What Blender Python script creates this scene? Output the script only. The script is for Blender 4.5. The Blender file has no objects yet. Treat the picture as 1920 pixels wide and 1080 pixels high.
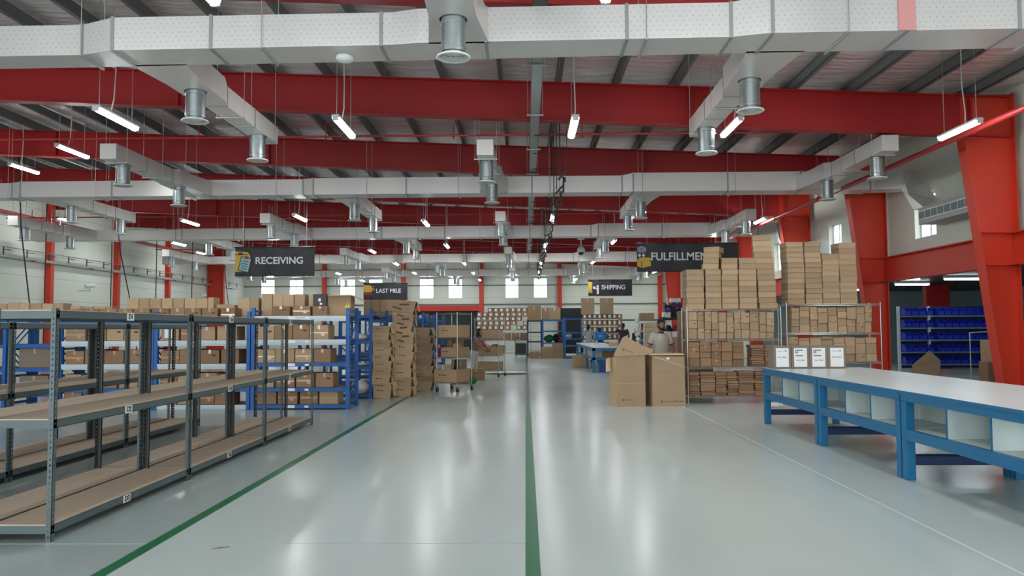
import bpy, bmesh, math, random
from mathutils import Matrix, Vector
R = math.radians
rnd = random.Random(7)
S = bpy.context.scene
COL = S.collection

# ------------------------------------------------------------------ camera
F_PX = 1450.0
yaw, pit, rol = R(0.99), R(3.04), R(0.30)
fw = Vector((-math.sin(yaw)*math.cos(pit), math.cos(yaw)*math.cos(pit), math.sin(pit)))
r0 = Vector((math.cos(yaw), math.sin(yaw), 0)); u0 = r0.cross(fw)
rt = r0*math.cos(rol) - u0*math.sin(rol); up = u0*math.cos(rol) + r0*math.sin(rol)
cd = bpy.data.cameras.new('camera'); cam = bpy.data.objects.new('camera', cd); COL.objects.link(cam)
cam.matrix_world = Matrix(((rt.x, up.x, -fw.x, 0), (rt.y, up.y, -fw.y, 0), (rt.z, up.z, -fw.z, 1.6), (0, 0, 0, 1)))
cd.sensor_width = 36; cd.lens = F_PX/1920*36; cd.clip_start = .05; cd.clip_end = 300
S.camera = cam
# ------------------------------------------------------------------ world and exposure
W = bpy.data.worlds.new('world'); S.world = W; W.use_nodes = True
bg = W.node_tree.nodes['Background']; bg.inputs[0].default_value = (.88, .95, 1, 1); bg.inputs[1].default_value = 3.5
S.view_settings.view_transform = 'Standard'; S.view_settings.look = 'None'
S.view_settings.exposure = 0.5; S.view_settings.gamma = 1; S.view_settings.use_curve_mapping = False
# ------------------------------------------------------------------ added fill lights behind the camera, in made-up openings
def area(name, loc, rot, sx, sy, power, col=(1, 1, 1)):
    l = bpy.data.lights.new(name, 'AREA'); l.shape = 'RECTANGLE'; l.size = sx; l.size_y = sy; l.energy = power; l.color = col
    o = bpy.data.objects.new(name, l); COL.objects.link(o); o.location = loc; o.rotation_euler = rot; return o
FILL_GAPS = [(-14, 4.6), (-5.5, 4.6), (4, 4.6)]
for x, w in FILL_GAPS: area('added_front_fill', (x, -11.7, 2.6), (R(90), 0, 0), w, 4.6, 420, (.93, .97, 1))
LAMP_E = 62.0      # emission of the fluorescent covers

# ------------------------------------------------------------------ materials
def lin(c):
    return tuple(((v/255)/12.92 if v/255 <= .04045 else ((v/255+.055)/1.055)**2.4) for v in c) + (1,)
MATS = {}
def mat(name, col, rough=.6, metal=0, noise=0, nscale=6, bump=0, bscale=40, emit=0, coat=0, spec=.5, stretch=None, bdist=.02):
    m = bpy.data.materials.new(name); m.use_nodes = True; nt = m.node_tree; b = nt.nodes['Principled BSDF']
    c = lin(col); b.inputs['Base Color'].default_value = c; b.inputs['Roughness'].default_value = rough
    b.inputs['Metallic'].default_value = metal; b.inputs['Specular IOR Level'].default_value = spec
    if coat: b.inputs['Coat Weight'].default_value = coat; b.inputs['Coat Roughness'].default_value = .05
    if emit: b.inputs['Emission Color'].default_value = c; b.inputs['Emission Strength'].default_value = emit
    if noise or bump:
        tc = nt.nodes.new('ShaderNodeTexCoord'); mp = nt.nodes.new('ShaderNodeMapping')
        nt.links.new(tc.outputs['Object'], mp.inputs['Vector'])
        if stretch: mp.inputs['Scale'].default_value = stretch
    if noise:
        n = nt.nodes.new('ShaderNodeTexNoise'); n.inputs['Scale'].default_value = nscale; n.inputs['Detail'].default_value = 3
        nt.links.new(mp.outputs[0], n.inputs['Vector'])
        mr = nt.nodes.new('ShaderNodeMapRange'); mr.inputs[1].default_value = .3; mr.inputs[2].default_value = .7
        mr.inputs[3].default_value = 1-noise; mr.inputs[4].default_value = 1+noise*.6
        nt.links.new(n.outputs[0], mr.inputs[0])
        mx = nt.nodes.new('ShaderNodeVectorMath'); mx.operation = 'SCALE'; mx.inputs[0].default_value = c[:3]
        nt.links.new(mr.outputs[0], mx.inputs['Scale']); nt.links.new(mx.outputs[0], b.inputs['Base Color'])
    if bump:
        n2 = nt.nodes.new('ShaderNodeTexNoise'); n2.inputs['Scale'].default_value = bscale
        nt.links.new(mp.outputs[0], n2.inputs['Vector'])
        bp = nt.nodes.new('ShaderNodeBump'); bp.inputs['Strength'].default_value = bump; bp.inputs['Distance'].default_value = bdist
        nt.links.new(n2.outputs[0], bp.inputs['Height']); nt.links.new(bp.outputs[0], b.inputs['Normal'])
    MATS[name] = m; return m
mat('red_paint', (158, 24, 26), .5, noise=.06, nscale=2)
mat('orange_red_steel', (198, 52, 28), .5, noise=.06, nscale=2)  # lighter, more orange tone than the rafters
mat('pipe_red', (170, 45, 45), .4)
mat('foil_roof', (240, 232, 232), .4, .55, noise=.16, nscale=3, bump=1.0, bscale=2.6, stretch=(.35, 2.5, 1), bdist=.09)
mat('purlin_grey', (98, 104, 104), .5, .2)
mat('wall_cream', (218, 221, 210), .75, noise=.03, nscale=1)
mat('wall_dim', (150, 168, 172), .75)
mat('duct_seam', (150, 154, 154), .45, .2)
mat('pink_tape', (214, 150, 150), .5)
mat('galvanised', (158, 166, 168), .36, .85, noise=.08, nscale=9)
mat('diffuser_white', (214, 218, 214), .5)
mat('rod', (176, 176, 172), .5, .4)
mat('cable_white', (205, 205, 205), .5)
mat('cable_black', (34, 36, 38), .6)
mat('tray_steel', (150, 154, 152), .45, .5)
mat('lamp_cover', (246, 251, 250), .4, emit=LAMP_E)
mat('lamp_body', (188, 194, 196), .45)
mat('office_lamp', (240, 250, 255), .4, emit=9)
mat('kraft', (170, 143, 113), .8, noise=.05, nscale=3)
mat('kraft_light', (186, 160, 128), .8, noise=.05, nscale=3)
mat('kraft_dark', (146, 114, 88), .8, noise=.07, nscale=3)
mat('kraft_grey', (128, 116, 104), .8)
mat('kraft_edge', (205, 176, 138), .8)
mat('kraft_gap', (70, 50, 35), .9)
mat('tape', (186, 152, 116), .18, spec=.8)
mat('tape_pale', (205, 190, 170), .2, spec=.8)
mat('ink', (44, 38, 36), .7)
mat('ink_brown', (92, 64, 46), .7)
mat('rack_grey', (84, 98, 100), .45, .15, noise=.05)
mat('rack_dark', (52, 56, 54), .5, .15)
mat('chipboard', (186, 168, 148), .8, noise=.07, nscale=14)
mat('rack_blue', (20, 88, 160), .45, noise=.05)
mat('rack_bright', (26, 108, 184), .45)
mat('rack_navy', (24, 48, 92), .5)
mat('beam_pale', (196, 206, 212), .5)
mat('bench_blue', (18, 104, 150), .4, noise=.04)
mat('bench_top', (206, 214, 216), .32)
mat('bench_board', (196, 208, 206), .5)
mat('chrome', (176, 176, 170), .3, .9)
mat('white_label', (232, 234, 234), .6)
mat('line_green', (20, 108, 70), .3)
mat('joint_pale', (214, 222, 220), .4)
mat('banner_black', (46, 46, 52), .55, bump=.25, bscale=2.5)
mat('sign_white', (222, 224, 230), .6)
mat('sign_yellow', (214, 178, 70), .6)
mat('sign_red', (160, 44, 58), .6)
mat('sign_teal', (150, 190, 196), .6)
mat('sign_dark', (30, 52, 62), .6)
mat('sign_lilac', (150, 145, 175), .6)
mat('plastic_blue', (20, 44, 165), .35)
mat('plastic_blue2', (28, 120, 200), .45)
mat('black_plastic', (30, 32, 34), .45)
mat('dark_shutter', (40, 56, 56), .6)
mat('grey_plastic', (98, 112, 112), .5)
mat('white_cloth', (222, 222, 224), .8)
mat('cream_box', (206, 190, 158), .7)
mat('purple', (92, 34, 88), .6)
mat('violet', (60, 48, 130), .6)
mat('green_cloth', (22, 120, 70), .7)
mat('red_cloth', (150, 45, 50), .7)
mat('skin', (142, 100, 78), .55)
mat('skin_dark', (92, 62, 50), .55)
mat('hair', (22, 18, 18), .7)
mat('polo', (178, 172, 162), .85, noise=.04, nscale=20)
mat('polo_trim', (52, 48, 48), .8)
mat('shirt_grey', (148, 150, 148), .85)
mat('shirt_dark', (48, 40, 52), .85)
mat('shirt_taupe', (122, 104, 96), .85)
mat('trousers', (60, 58, 60), .85)
mat('trousers_pale', (178, 174, 166), .85)
mat('eye_white', (225, 222, 215), .4)
mat('warn_yellow', (235, 205, 40), .5)
mat('glass_frame', (215, 220, 220), .5)
M = MATS

def duct_mat():
    m = mat('duct_foil', (214, 212, 210), .38, .25, noise=.03, nscale=2, bump=.06, bscale=8); nt = m.node_tree; b = nt.nodes['Principled BSDF']
    tc = nt.nodes.new('ShaderNodeTexCoord'); sp = nt.nodes.new('ShaderNodeSeparateXYZ'); nt.links.new(tc.outputs['Object'], sp.inputs[0])
    def mth(op, a, bb=None):
        n = nt.nodes.new('ShaderNodeMath'); n.operation = op
        for i, v in enumerate((a, bb)):
            if v is None: continue
            if isinstance(v, (int, float)): n.inputs[i].default_value = v
            else: nt.links.new(v, n.inputs[i])
        return n.outputs[0]
    zz = mth('DIVIDE', sp.outputs[2], .062); row = mth('FLOOR', zz); xx = mth('ADD', mth('DIVIDE', sp.outputs[0], .085), mth('MULTIPLY', row, .5))
    dx = mth('MULTIPLY', mth('SUBTRACT', mth('FRACT', xx), .5), .085); dz = mth('MULTIPLY', mth('SUBTRACT', mth('FRACT', zz), .5), .062)
    d = mth('ADD', mth('MULTIPLY', dx, dx), mth('MULTIPLY', dz, dz)); dot = mth('LESS_THAN', d, .0085**2)
    old = b.inputs['Base Color'].links[0].from_socket; mx = nt.nodes.new('ShaderNodeMix'); mx.data_type = 'RGBA'
    nt.links.new(dot, mx.inputs[0]); nt.links.new(old, mx.inputs[6]); mx.inputs[7].default_value = lin((178, 172, 176)); nt.links.new(mx.outputs[2], b.inputs['Base Color'])
duct_mat()
mat('duct_plain', (216, 213, 210), .36, .3, noise=.03, nscale=2, bump=.05, bscale=6)
def floor_mat():
    m = mat('floor_epoxy', (190, 200, 198), .22, spec=.4); nt = m.node_tree; b = nt.nodes['Principled BSDF']
    tc = nt.nodes.new('ShaderNodeTexCoord'); n = nt.nodes.new('ShaderNodeTexNoise'); n.inputs['Scale'].default_value = .6; n.inputs['Detail'].default_value = 4
    mp = nt.nodes.new('ShaderNodeMapping'); mp.inputs['Scale'].default_value = (1.6, .5, 1)
    nt.links.new(tc.outputs['Object'], mp.inputs[0]); nt.links.new(mp.outputs[0], n.inputs['Vector'])
    mr = nt.nodes.new('ShaderNodeMapRange'); mr.inputs[1].default_value = .3; mr.inputs[2].default_value = .7; mr.inputs[3].default_value = .19; mr.inputs[4].default_value = .25
    nt.links.new(n.outputs[0], mr.inputs[0]); nt.links.new(mr.outputs[0], b.inputs['Roughness'])
    m2 = nt.nodes.new('ShaderNodeMapRange'); m2.inputs[1].default_value = .2; m2.inputs[2].default_value = .8; m2.inputs[3].default_value = .95; m2.inputs[4].default_value = 1.04
    nt.links.new(n.outputs[0], m2.inputs[0])
    # the floor left of the green line is a darker grey
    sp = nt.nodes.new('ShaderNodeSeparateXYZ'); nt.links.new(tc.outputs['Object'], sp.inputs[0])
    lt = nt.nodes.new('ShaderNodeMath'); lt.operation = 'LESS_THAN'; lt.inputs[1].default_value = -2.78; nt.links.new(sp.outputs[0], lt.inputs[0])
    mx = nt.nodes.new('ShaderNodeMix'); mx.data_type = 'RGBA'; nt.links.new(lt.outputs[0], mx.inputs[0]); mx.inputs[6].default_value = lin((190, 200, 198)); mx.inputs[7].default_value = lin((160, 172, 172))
    sc = nt.nodes.new('ShaderNodeVectorMath'); sc.operation = 'SCALE'; nt.links.new(mx.outputs[2], sc.inputs[0]); nt.links.new(m2.outputs[0], sc.inputs['Scale'])
    nt.links.new(sc.outputs[0], b.inputs['Base Color'])
floor_mat()
def panel_mat():      # wall cladding with faint horizontal panel joints
    m = mat('wall_panel', (218, 223, 213), .7); nt = m.node_tree; b = nt.nodes['Principled BSDF']
    tc = nt.nodes.new('ShaderNodeTexCoord'); sp = nt.nodes.new('ShaderNodeSeparateXYZ'); nt.links.new(tc.outputs['Object'], sp.inputs[0])
    a = nt.nodes.new('ShaderNodeMath'); a.operation = 'FRACT'; nt.links.new(sp.outputs[2], a.inputs[0])
    l = nt.nodes.new('ShaderNodeMath'); l.operation = 'LESS_THAN'; l.inputs[1].default_value = .03; nt.links.new(a.outputs[0], l.inputs[0])
    mx = nt.nodes.new('ShaderNodeMix'); mx.data_type = 'RGBA'; nt.links.new(l.outputs[0], mx.inputs[0]); mx.inputs[6].default_value = lin((218, 223, 213)); mx.inputs[7].default_value = lin((190, 197, 188))
    nt.links.new(mx.outputs[2], b.inputs['Base Color'])
panel_mat()
def glass_mat():
    m = bpy.data.materials.new('window_glass'); m.use_nodes = True; nt = m.node_tree; nt.nodes.clear()
    o = nt.nodes.new('ShaderNodeOutputMaterial'); t = nt.nodes.new('ShaderNodeBsdfTransparent'); g = nt.nodes.new('ShaderNodeBsdfGlossy'); g.inputs['Roughness'].default_value = .02
    mx = nt.nodes.new('ShaderNodeMixShader'); mx.inputs[0].default_value = .06; nt.links.new(t.outputs[0], mx.inputs[1]); nt.links.new(g.outputs[0], mx.inputs[2]); nt.links.new(mx.outputs[0], o.inputs[0])
    MATS['window_glass'] = m
glass_mat()
for nme in ('kraft', 'kraft_light', 'kraft_dark'):
    nt = MATS[nme].node_tree; b = nt.nodes['Principled BSDF']; old = b.inputs['Base Color'].links[0].from_socket
    oi = nt.nodes.new('ShaderNodeObjectInfo'); mr = nt.nodes.new('ShaderNodeMapRange'); mr.inputs[3].default_value = .78; mr.inputs[4].default_value = 1.1
    nt.links.new(oi.outputs['Random'], mr.inputs[0]); sc = nt.nodes.new('ShaderNodeVectorMath'); sc.operation = 'SCALE'
    nt.links.new(old, sc.inputs[0]); nt.links.new(mr.outputs[0], sc.inputs['Scale']); nt.links.new(sc.outputs[0], b.inputs['Base Color'])

# ------------------------------------------------------------------ mesh builder
class MB:
    def __init__(s): s.v = []; s.f = []; s.m = []; s.s = []
    def add(s, vs, fs, mi=0, sm=False):
        b = len(s.v); s.v += [tuple(v) for v in vs]
        for f in fs: s.f.append(tuple(b+i for i in f)); s.m.append(mi); s.s.append(sm)
        return s
    def box(s, x0, x1, y0, y1, z0, z1, mi=0, T=None):
        vs = [Vector((x, y, z)) for z in (z0, z1) for y in (y0, y1) for x in (x0, x1)]
        if T: vs = [T @ v for v in vs]
        return s.add(vs, [(0, 2, 3, 1), (4, 5, 7, 6), (0, 1, 5, 4), (2, 6, 7, 3), (0, 4, 6, 2), (1, 3, 7, 5)], mi)
    def bbox(s, x0, x1, y0, y1, z0, z1, c=.01, mi=0, T=None):      # box with chamfered edges
        vs = []; xs = (x0, x1); ys = (y0, y1); zs = (z0, z1)
        idx = {}
        for i in (0, 1):
            for j in (0, 1):
                for k in (0, 1):
                    sx, sy, sz = (1-2*i)*c, (1-2*j)*c, (1-2*k)*c
                    for a in range(3):
                        p = [xs[i]+sx, ys[j]+sy, zs[k]+sz]; p[a] = (xs[i], ys[j], zs[k])[a]
                        idx[(i, j, k, a)] = len(vs); vs.append(Vector(p))
        if T: vs = [T @ v for v in vs]
        fs = []
        I = idx
        for i in (0, 1):
            f = [I[(i, 0, 0, 0)], I[(i, 0, 1, 0)], I[(i, 1, 1, 0)], I[(i, 1, 0, 0)]]; fs.append(f if i == 0 else f[::-1])
            f = [I[(0, i, 0, 1)], I[(1, i, 0, 1)], I[(1, i, 1, 1)], I[(0, i, 1, 1)]]; fs.append(f if i == 0 else f[::-1])
            f = [I[(0, 0, i, 2)], I[(0, 1, i, 2)], I[(1, 1, i, 2)], I[(1, 0, i, 2)]]; fs.append(f if i == 0 else f[::-1])
        for j in (0, 1):
            for k in (0, 1): fs.append([I[(0, j, k, 1)], I[(0, j, k, 2)], I[(1, j, k, 2)], I[(1, j, k, 1)]] if j == k else [I[(0, j, k, 1)], I[(1, j, k, 1)], I[(1, j, k, 2)], I[(0, j, k, 2)]])
        for i in (0, 1):
            for k in (0, 1): fs.append([I[(i, 0, k, 0)], I[(i, 1, k, 0)], I[(i, 1, k, 2)], I[(i, 0, k, 2)]] if i == k else [I[(i, 0, k, 0)], I[(i, 0, k, 2)], I[(i, 1, k, 2)], I[(i, 1, k, 0)]])
            for j in (0, 1): fs.append([I[(i, j, 0, 0)], I[(i, j, 0, 1)], I[(i, j, 1, 1)], I[(i, j, 1, 0)]] if i == j else [I[(i, j, 0, 0)], I[(i, j, 1, 0)], I[(i, j, 1, 1)], I[(i, j, 0, 1)]])
            for j in (0, 1):
                for k in (0, 1):
                    if i == 0 or True: pass
        for i in (0, 1):
            for j in (0, 1):
                for k in (0, 1): fs.append([I[(i, j, k, a)] for a in ((0, 1, 2) if (i+j+k) % 2 == 0 else (0, 2, 1))])
        return s.add(vs, fs, mi)
    def cyl(s, p0, p1, r0, r1=None, n=10, mi=0, cap=True):
        p0 = Vector(p0); p1 = Vector(p1); r1 = r0 if r1 is None else r1; d = (p1-p0).normalized()
        a = d.orthogonal().normalized(); b = d.cross(a); vs = []
        for p, r in ((p0, r0), (p1, r1)):
            for i in range(n): t = 2*math.pi*i/n; vs.append(p + a*r*math.cos(t) + b*r*math.sin(t))
        s.add(vs, [(i, (i+1) % n, n+(i+1) % n, n+i) for i in range(n)], mi, n > 5)
        if cap: s.add(vs, [tuple(range(n-1, -1, -1)), tuple(range(n, 2*n))], mi)
        return s
    def tube(s, pts, r, n=6, mi=0):
        for a, b in zip(pts, pts[1:]): s.cyl(a, b, r, n=n, mi=mi)
        return s
    def lathe(s, prof, c=(0, 0, 0), n=24, mi=0):
        vs = [(c[0]+r*math.cos(2*math.pi*i/n), c[1]+r*math.sin(2*math.pi*i/n), c[2]+z) for r, z in prof for i in range(n)]
        fs = [(j*n+i, j*n+(i+1) % n, (j+1)*n+(i+1) % n, (j+1)*n+i) for j in range(len(prof)-1) for i in range(n)]
        return s.add(vs, fs, mi, True)
    def loft(s, rings, mi=0, cap=True, sm=False):
        n = len(rings[0]); vs = [p for r in rings for p in r]
        s.add(vs, [(j*n+i, j*n+(i+1) % n, (j+1)*n+(i+1) % n, (j+1)*n+i) for j in range(len(rings)-1) for i in range(n)], mi, sm)
        if cap: s.add(vs, [tuple(range(n-1, -1, -1)), tuple(range((len(rings)-1)*n, len(rings)*n))], mi)
        return s
    def plate(s, pts, y, t=.004, mi=0):            # flat shape in the XZ plane, front at y, thickness t behind
        n = len(pts); a = [(p[0], y, p[1]) for p in pts]; b = [(p[0], y+t, p[1]) for p in pts]
        return s.add(a+b, [tuple(range(n)), tuple(range(2*n-1, n-1, -1))] + [(i, n+i, n+(i+1) % n, (i+1) % n) for i in range(n)], mi)
    def ell(s, c, r, n=12, mi=0, T=None):
        vs = []; m = n//2
        for j in range(1, m):
            ph = math.pi*j/m
            for i in range(n):
                th = 2*math.pi*i/n; vs.append(Vector((c[0]+r[0]*math.sin(ph)*math.cos(th), c[1]+r[1]*math.sin(ph)*math.sin(th), c[2]+r[2]*math.cos(ph))))
        vs += [Vector((c[0], c[1], c[2]+r[2])), Vector((c[0], c[1], c[2]-r[2]))]
        if T: vs = [T @ v for v in vs]
        k = len(vs)-2; fs = [(j*n+i, (j+1)*n+i, (j+1)*n+(i+1) % n, j*n+(i+1) % n) for j in range(m-2) for i in range(n)]
        fs += [(k, i, (i+1) % n) for i in range(n)] + [(k+1, (m-2)*n+(i+1) % n, (m-2)*n+i) for i in range(n)]
        return s.add(vs, fs, mi, True)
    def mesh(s, name):
        me = bpy.data.meshes.new(name); me.from_pydata(s.v, [], s.f); me.polygons.foreach_set('material_index', s.m); me.polygons.foreach_set('use_smooth', s.s); me.update()
        bm = bmesh.new(); bm.from_mesh(me); bmesh.ops.recalc_face_normals(bm, faces=bm.faces); bm.to_mesh(me); bm.free()
        return me
    def build(s, name, mats, parent=None, loc=None, rot=None):
        me = s.mesh(name)
        for m in ([mats] if isinstance(mats, str) else mats): me.materials.append(M[m])
        return put(name, me, parent, loc, rot)
def put(name, me, parent=None, loc=None, rot=None):
    o = bpy.data.objects.new(name, me); COL.objects.link(o)
    if parent: o.parent = parent
    if loc is not None: o.location = loc
    if rot is not None: o.rotation_euler = rot
    return o
def tag(o, label, cat, group=None, kind=None):
    o['label'] = label; o['category'] = cat
    if group: o['group'] = group
    if kind: o['kind'] = kind
    return o
def empty(name, loc, rz=0): return put(name, None, None, loc, (0, 0, rz))
def thing(name, label, cat, loc=(0, 0, 0), rz=0, group=None): return tag(empty(name, loc, rz), label, cat, group)
def struct(o): o['kind'] = 'structure'; return o
KIDS = {}
def kids(o): return [c for c in list(COL.objects) if c.parent == o]
def copy_tree(o, loc=None, rz=None, label=None, group=None):
    src = {}
    for c in COL.objects: src.setdefault(c.parent, []).append(c)
    def cp(a, par):
        n = a.copy(); COL.objects.link(n); n.parent = par
        for ch in src.get(a, []): cp(ch, n)
        return n
    r = cp(o, None)
    if loc is not None: r.location = loc
    if rz is not None: r.rotation_euler = (0, 0, rz)
    if label: r['label'] = label
    if group: r['group'] = group
    return r
ORD = ['zeroth', 'first', 'second', 'third', 'fourth', 'fifth', 'sixth', 'seventh', 'eighth', 'ninth', 'tenth', 'eleventh', 'twelfth', 'thirteenth', 'fourteenth', 'fifteenth', 'sixteenth', 'seventeenth', 'eighteenth', 'nineteenth', 'twentieth', 'twenty-first', 'twenty-second', 'twenty-third', 'twenty-fourth', 'twenty-fifth', 'twenty-sixth', 'twenty-seventh', 'twenty-eighth', 'twenty-ninth', 'thirtieth']
def text_mesh(txt, size, off=0.0, ext=.002):
    cu = bpy.data.curves.new('t', 'FONT'); cu.body = txt; cu.size = size; cu.offset = off; cu.extrude = ext; cu.align_x = 'CENTER'; cu.align_y = 'CENTER'
    o = bpy.data.objects.new('t', cu); COL.objects.link(o); dg = bpy.context.evaluated_depsgraph_get()
    me = bpy.data.meshes.new_from_object(o.evaluated_get(dg)); bpy.data.objects.remove(o); return me
def text(name, txt, size, m, parent, loc, rot=(R(90), 0, 0), width=None, off=0.0):
    me = text_mesh(txt, size, off); me.materials.clear(); me.materials.append(M[m])
    if width:
        xs = [v.co.x for v in me.vertices]; k = width/(max(xs)-min(xs))
        for v in me.vertices: v.co.x *= k
    return put(name, me, parent, loc, rot)

# ================================================================== THE SETTING
XL, XR, YB, YE = -21.6, 10.7, -12.0, 58.9
def zu(x): return 6.15 - .047*x          # underside of the rafters
def zt(x): return 7.0 - .042*x           # top of the rafters
ZMEZ = 3.62
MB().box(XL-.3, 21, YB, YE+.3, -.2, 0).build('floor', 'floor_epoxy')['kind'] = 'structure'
# roof: one pitched sheet of insulation foil, a little sagging between purlins
cl = MB(); nx = 26*4; ys = [YB, 4, 10.7] + [16.7+6*k for k in range(7)] + [YE]
gx = [XL + (XR+.3-XL)*i/nx for i in range(nx+1)]
PUR = [XL + .6 + 1.28*i for i in range(26)]
def zroof(x):
    d = min(abs(x-p) for p in PUR); return zt(x) + .30 - .05*min(1, d/.64)**1
vs = [(x, y, zroof(x)) for y in ys for x in gx]; n1 = len(gx)
cl.add(vs, [(j*n1+i, j*n1+i+1, (j+1)*n1+i+1, (j+1)*n1+i) for j in range(len(ys)-1) for i in range(nx)], 0, True)
ceil_ = struct(cl.build('ceiling', 'foil_roof'))
cl2 = MB(); cl2.add([(XL-.3, YB, zt(XL)+.5), (XR+.5, YB, zt(XR)+.5), (XR+.5, YE+.3, zt(XR)+.5), (XL-.3, YE+.3, zt(XL)+.5)], [(0, 1, 2, 3)])
cl2.build('roof_sheet', 'purlin_grey', ceil_)
for x in PUR:
    p = MB(); z = zt(x)
    p.box(x-.035, x+.035, YB, YE, z+.0, z+.24).box(x-.035, x+.055, YB, YE, z+.003, z+.02).box(x-.055, x+.03, YB, YE, z+.22, z+.24)
    p.build('purlin', 'purlin_grey', ceil_)
def wall(name, axis, pos, t, a0, a1, z0f, z1f, holes, m='wall_panel'):
    """wall in the plane axis=pos; holes are (a0,a1,z0,z1) rectangles cut through"""
    b = MB(); cuts = sorted({a0, a1} | {h[0] for h in holes} | {h[1] for h in holes})
    for c0, c1 in zip(cuts, cuts[1:]):
        hs = sorted((h[2], h[3]) for h in holes if h[0] <= c0 and h[1] >= c1)
        z = z0f
        top = [z1f(c0), z1f(c1)]
        segs = []
        for h0, h1 in hs: segs.append((z, z, h0, h0)); z = h1
        segs.append((z, z, top[0], top[1]))
        for s0, s1, t0, t1 in segs:
            if t0-s0 < 1e-4: continue
            if axis == 'x': q = [(pos, c0, s0), (pos, c1, s1), (pos, c1, t1), (pos, c0, t0)]; q2 = [(pos+t, *p[1:]) for p in q]
            else: q = [(c0, pos, s0), (c1, pos, s1), (c1, pos, t1), (c0, pos, t0)]; q2 = [(p[0], pos+t, p[2]) for p in q]
            b.add(q+q2, [(0, 1, 2, 3), (7, 6, 5, 4), (0, 4, 5, 1), (1, 5, 6, 2), (2, 6, 7, 3), (3, 7, 4, 0)])
    return struct(b.build(name, m))
BW = [(-20.3, -19.2), (-18.1, -17.0), (-14.2, -13.0), (-12.0, -10.9), (-8.1, -7.0), (-5.9, -4.8), (-1.55, -.5), (.62, 1.68)]
back_h = [(a, b, 3.95, 5.48) for a, b in BW] + [(-8.7, -3.5, 0, 3.0)]
wall('wall_back', 'y', YE, .25, XL, XR+.2, 0, lambda x: zt(x)+.4, back_h)
wall('wall_left', 'x', XL-.25, .25, YB, YE, 0, lambda y: zt(XL)+.4, [])
RW = [(20.2+6*k, 21.3+6*k) for k in range(-1, 6)]
wall('wall_right', 'x', XR, .25, 7.5, YE, ZMEZ-.5, lambda y: zt(XR)+.4, [(a, b, 4.0, 5.2) for a, b in RW], 'wall_cream')
b = MB(); b.box(XR, XR+.25, YB, 7.5, 0, 7.2).box(XR, XR+.25, 36.2, YE, 0, ZMEZ-.5); struct(b.build('wall_right_lower', 'wall_cream'))
b = MB(); x = XL
for dx, w in FILL_GAPS: b.box(x, dx-w/2, YB, YB+.2, 0, 8.4); b.box(dx-w/2, dx+w/2, YB, YB+.2, 5, 8.4); x = dx+w/2  # made-up gaps around the added fill lights
b.box(x, XR, YB, YB+.2, 0, 8.4); struct(b.build('wall_front', 'wall_cream'))
wi = 0
for a, c in BW:
    wi += 1; f = MB(); z0, z1 = 3.95, 5.48; y = YE
    f.box(a, a+.05, y+.02, y+.1, z0, z1).box(c-.05, c, y+.02, y+.1, z0, z1).box(a, c, y+.02, y+.1, z0, z0+.05).box(a, c, y+.02, y+.1, z1-.05, z1)
    if wi in (2, 8): f.box((a+c)/2-.02, (a+c)/2+.02, y+.03, y+.08, z0, z1)
    w_ = struct(f.build('window_%d' % wi, 'glass_frame')); g = MB().box(a+.05, c-.05, y+.05, y+.056, z0+.05, z1-.05).build('pane', 'window_glass', w_)
for a, c in RW:
    wi += 1; f = MB(); z0, z1 = 4.0, 5.2; x = XR+.16; f.box(x, x+.05, a, a+.05, z0, z1).box(x, x+.05, c-.05, c, z0, z1).box(x, x+.05, a, c, z0, z0+.05).box(x, x+.05, a, c, z1-.05, z1).box(x-.01, x+.06, (a+c)/2-.03, (a+c)/2+.03, z0, z1)
    w_ = struct(f.build('window_%d' % wi, 'glass_frame')); MB().box(x+.02, x+.026, a+.05, c-.05, z0+.05, z1-.05).build('pane', 'window_glass', w_)
# roller shutter at the back
sh = MB()
for i in range(30): sh.box(-8.7, -3.5, YE+.1, YE+.13, i*.1, i*.1+.09)
sh.box(-8.7, -3.5, YE+.13, YE+.2, 0, 3)
struct(sh.build('door_1', 'dark_shutter'))
# back wall girts and conduit
g = MB().box(XL, XR, YE-.06, YE, 4.9, 4.98); struct(g.build('trim_1', 'purlin_grey'))
g = MB().box(XL, XR, YE-.1, YE, 3.45, 3.53); struct(g.build('trim_2', 'purlin_grey'))
g = MB().box(XL, XR, YE-.05, YE, 5.9, 6.2); struct(g.build('trim_3', 'purlin_grey'))
# side annex under the mezzanine, right of the columns
ax0, ax1, ay0, ay1, az = XR, 20.5, 7.5, 36.2, 3.25
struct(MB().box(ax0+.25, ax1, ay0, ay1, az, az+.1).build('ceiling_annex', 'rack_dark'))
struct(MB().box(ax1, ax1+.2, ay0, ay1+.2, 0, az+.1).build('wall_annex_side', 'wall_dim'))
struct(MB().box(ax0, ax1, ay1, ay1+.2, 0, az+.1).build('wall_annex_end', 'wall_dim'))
struct(MB().box(ax0, ax1, ay0-.2, ay0, 0, az+.1).build('wall_annex_near', 'wall_dim'))

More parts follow.
